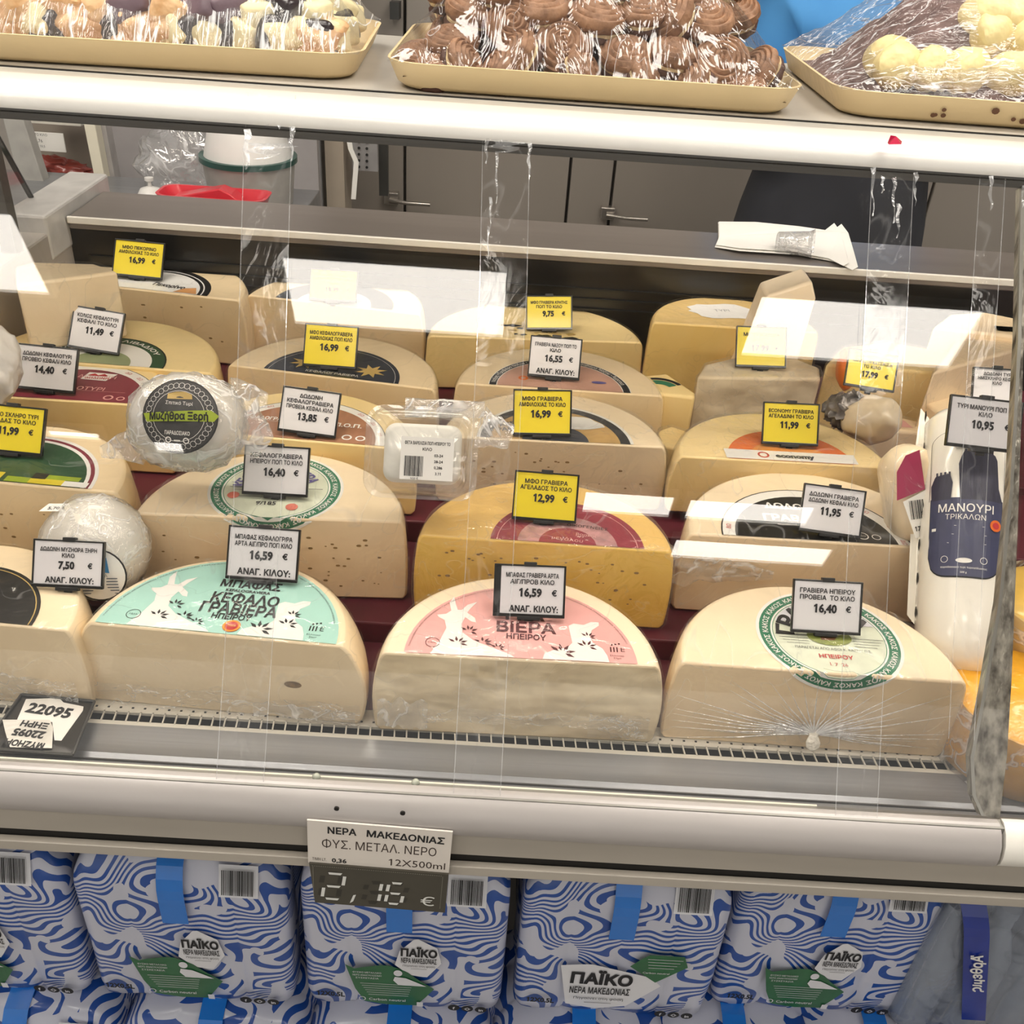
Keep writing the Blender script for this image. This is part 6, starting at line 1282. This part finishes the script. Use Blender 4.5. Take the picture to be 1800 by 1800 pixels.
# neighbouring chilled cabinet at far left
nb = thing('meat_cabinet', 'glass fronted chilled cabinet with a cream frame and red meat at the far left', 'cabinet', (Py(110, 260, 2.1).x, 2.1, 0)); o = nb.location
def nbx(x0, x1, y0, y1, Y, th): a = Py(x0, y0, Y); b = Py(x1, y1, Y); return (a.x-o.x, b.x-o.x, Y-o.y, Y-o.y+th, b.z, a.z)
def nslab(pts, Y, th, name, m, par=nb, **kw):
    a = [Py(x, y, Y)-o for x, y in pts]; return obj(name, G().slab(a, [p+V((0, th, 0)) for p in a]), m, par, **kw)
CRM = mat('cream_frame', (226, 220, 200), .4, var=.01)
nslab([(142, 195), (163, 200), (190, 345), (172, 345)], 2.0, .03, 'frame_post', CRM, bevel=.002)
nslab([(165, 200), (182, 202), (208, 345), (191, 345)], 2.03, .03, 'outer_post', mat('grey_post', (176, 172, 170), .4))
nslab([(0, 190), (36, 196), (86, 350), (40, 350)], 1.95, .03, 'near_post', mat('pale_grey_post', (176, 174, 168), .4), bevel=.002)
nslab([(36, 196), (150, 200), (176, 350), (80, 350)], 2.25, .02, 'back_panel', mat('cabinet_back', (150, 140, 128), .6, var=.08, vs=6))
obj('inner_shelf', G().box(*nbx(44, 142, 205, 222, 2.1, .12)), mat('shelf_cream', (216, 212, 200), .4), nb)
tg = obj('shelf_price_card', G().box(*nbx(50, 116, 231, 268, 2.08, .003)), LW, nb)
a = Py(50, 268, 2.079)-o; b = Py(116, 231, 2.079)-o; g = G(); F_ = lambda x, y: V((a.x+x, a.y-.002, a.z+y)); w_, h_ = b.x-a.x, b.z-a.z
text(g, 'ΤΥΡΙ ΤΟ ΚΙΛΟ', w_*.3, h_*.8, h_*.1, F_, maxw=w_*.5); text(g, '3,76', w_*.32, h_*.55, h_*.14, F_); text(g, '10,5', w_*.38, h_*.32, h_*.10, F_); obj('lettering', g, INK, tg)
for k, (x, y, s) in enumerate(((90, 290, 1), (120, 300, 1.2), (140, 315, 1), (105, 325, 1.1), (130, 335, .9))):
    p = Py(x, y, 2.16)-o; oo = blob('', '', None, .045*s, .03, .02, mat('raw_meat', (150, 60, 50), .35, coat=.4, var=.12, vs=40), 40+k, .3, 3, part='meat_piece', parent=nb); oo.location = p
# ================================================================== PERSON behind the counter
pc = Py(1478, 300, 2.25); PX, PYY = pc.x, 2.25
per = thing('person', 'person in a light blue shirt and dark trousers standing behind the counter', 'person', (PX, PYY, 0))
def skin(name, verts, edges, rad, m, parent, sub=2, root=0):
    me = bpy.data.meshes.new(name); me.from_pydata(verts, edges, []); me.materials.append(m); o = bpy.data.objects.new(name, me); COL.objects.link(o); o.parent = parent
    md = o.modifiers.new('skin', 'SKIN'); md.use_smooth_shade = True
    for i, r in enumerate(rad):
        me.skin_vertices[0].data[i].radius = (r if isinstance(r, tuple) else (r, r)); me.skin_vertices[0].data[i].use_root = (i == root)
    s_ = o.modifiers.new('sub', 'SUBSURF'); s_.levels = sub; s_.render_levels = sub; return o
SKN = mat('skin', (206, 160, 132), .5, var=.02)
vb = [(0, 0, .92), (0, 0, 1.10), (0, 0, 1.28), (0, 0, 1.42), (0, -.01, 1.50), (0, -.02, 1.60), (0, -.015, 1.68), (-.09, 0, .88), (-.10, -.01, .48), (-.10, .01, .08), (-.10, -.13, .035), (.09, 0, .88), (.10, -.01, .48), (.10, .01, .08), (.10, -.13, .035),
      (-.17, 0, 1.40), (-.23, .02, 1.20), (-.17, -.20, 1.24), (-.13, -.28, 1.26), (.17, 0, 1.40), (.23, .02, 1.20), (.17, -.20, 1.24), (.13, -.28, 1.26)]
eb = [(0, 1), (1, 2), (2, 3), (3, 4), (4, 5), (5, 6), (0, 7), (7, 8), (8, 9), (9, 10), (0, 11), (11, 12), (12, 13), (13, 14), (3, 15), (15, 16), (16, 17), (17, 18), (3, 19), (19, 20), (20, 21), (21, 22)]
rb = [(.12, .09), (.115, .085), (.13, .09), (.11, .08), .052, (.075, .09), (.07, .085), (.08, .08), .055, .04, .035, (.08, .08), .055, .04, .035, .05, .040, .030, .028, .05, .040, .030, .028]
skin('body', vb, eb, rb, SKN, per)
hands = []
for s in (-1, 1):
    for k, (dx, L) in enumerate(((-.022, .055), (-.008, .065), (.006, .062), (.020, .05))):
        skin('finger', [(s*.125+dx, -.295, 1.26), (s*.12+dx*1.1, -.33, 1.262), (s*.115+dx*1.1, -.33-L*.5, 1.245)], [(0, 1), (1, 2)], [.009, .008, .007], SKN, per, 1)
    skin('thumb', [(s*.105, -.285, 1.262), (s*.085, -.305, 1.258), (s*.075, -.325, 1.25)], [(0, 1), (1, 2)], [.011, .009, .008], SKN, per, 1)
SH = mat('light_blue_shirt', (78, 148, 208), .8, var=.04, vs=6, bump=.5, bs=7, col2=(64, 132, 194)); TRO = mat('dark_trousers', (52, 54, 62), .85, var=.1, vs=5, bump=.4, bs=8)
vs_ = [(0, 0, 1.17), (0, 0, 1.24), (0, 0, 1.34), (0, 0, 1.44), (-.17, 0, 1.41), (-.235, .02, 1.20), (-.18, -.17, 1.235), (.17, 0, 1.41), (.235, .02, 1.20), (.18, -.17, 1.235)]
skin('shirt', vs_, [(0, 1), (1, 2), (2, 3), (3, 4), (4, 5), (5, 6), (3, 7), (7, 8), (8, 9)], [(.24, .17), (.22, .17), (.22, .165), (.17, .13), .105, .085, .07, .105, .085, .07], SH, per)
vt = [(0, 0, 1.34), (0, 0, .95), (-.10, 0, .84), (-.10, -.01, .48), (-.10, .01, .09), (.10, 0, .84), (.10, -.01, .48), (.10, .01, .09)]
skin('trousers', vt, [(0, 1), (1, 2), (2, 3), (3, 4), (1, 5), (5, 6), (6, 7)], [(.185, .15), (.190, .16), (.14, .15), .10, .08, (.14, .15), .10, .08], TRO, per)
for s in (-1, 1): skin('shoe', [(s*.10, .03, .045), (s*.10, -.07, .04), (s*.10, -.17, .03)], [(0, 1), (1, 2)], [.048, .045, .035], BLACK, per, 1)
g = G(); g.rev([(.078, 1.60), (.088, 1.66), (.086, 1.72), (.06, 1.765), (.0005, 1.775)], 24); g.v = [(x*.98, y*1.12+.005, z) for x, y, z in g.v]; obj('hair', g, mat('dark_hair', (46, 34, 28), .6), per, smooth=60)
g = G()
for s in (-1, 1): g.rev([(.0005, -.008), (.008, 0), (.0005, .008)], 10, T=lambda q, s=s: V((q.x+s*.030, q.y-.098, q.z+1.635)))
obj('eyes', g, INK, per)
g = G(); g.tube([(0, -.105, 1.64), (0, -.122, 1.612), (0, -.108, 1.604)], [.008, .013, .009], 8); obj('nose', g, SKN, per, smooth=60)
obj('mouth', G().tube([(-.022, -.100, 1.578), (0, -.108, 1.576), (.022, -.100, 1.578)], .005, 6), mat('lips', (176, 98, 90), .5), per, smooth=60)
for s in (-1, 1): obj('ear', G().rev([(.0005, -.028), (.014, -.015), (.016, .01), (.0005, .03)], 10, T=lambda q, s=s: V((s*.088+q.x*.5, q.y-.01, q.z+1.63))), SKN, per, smooth=60)
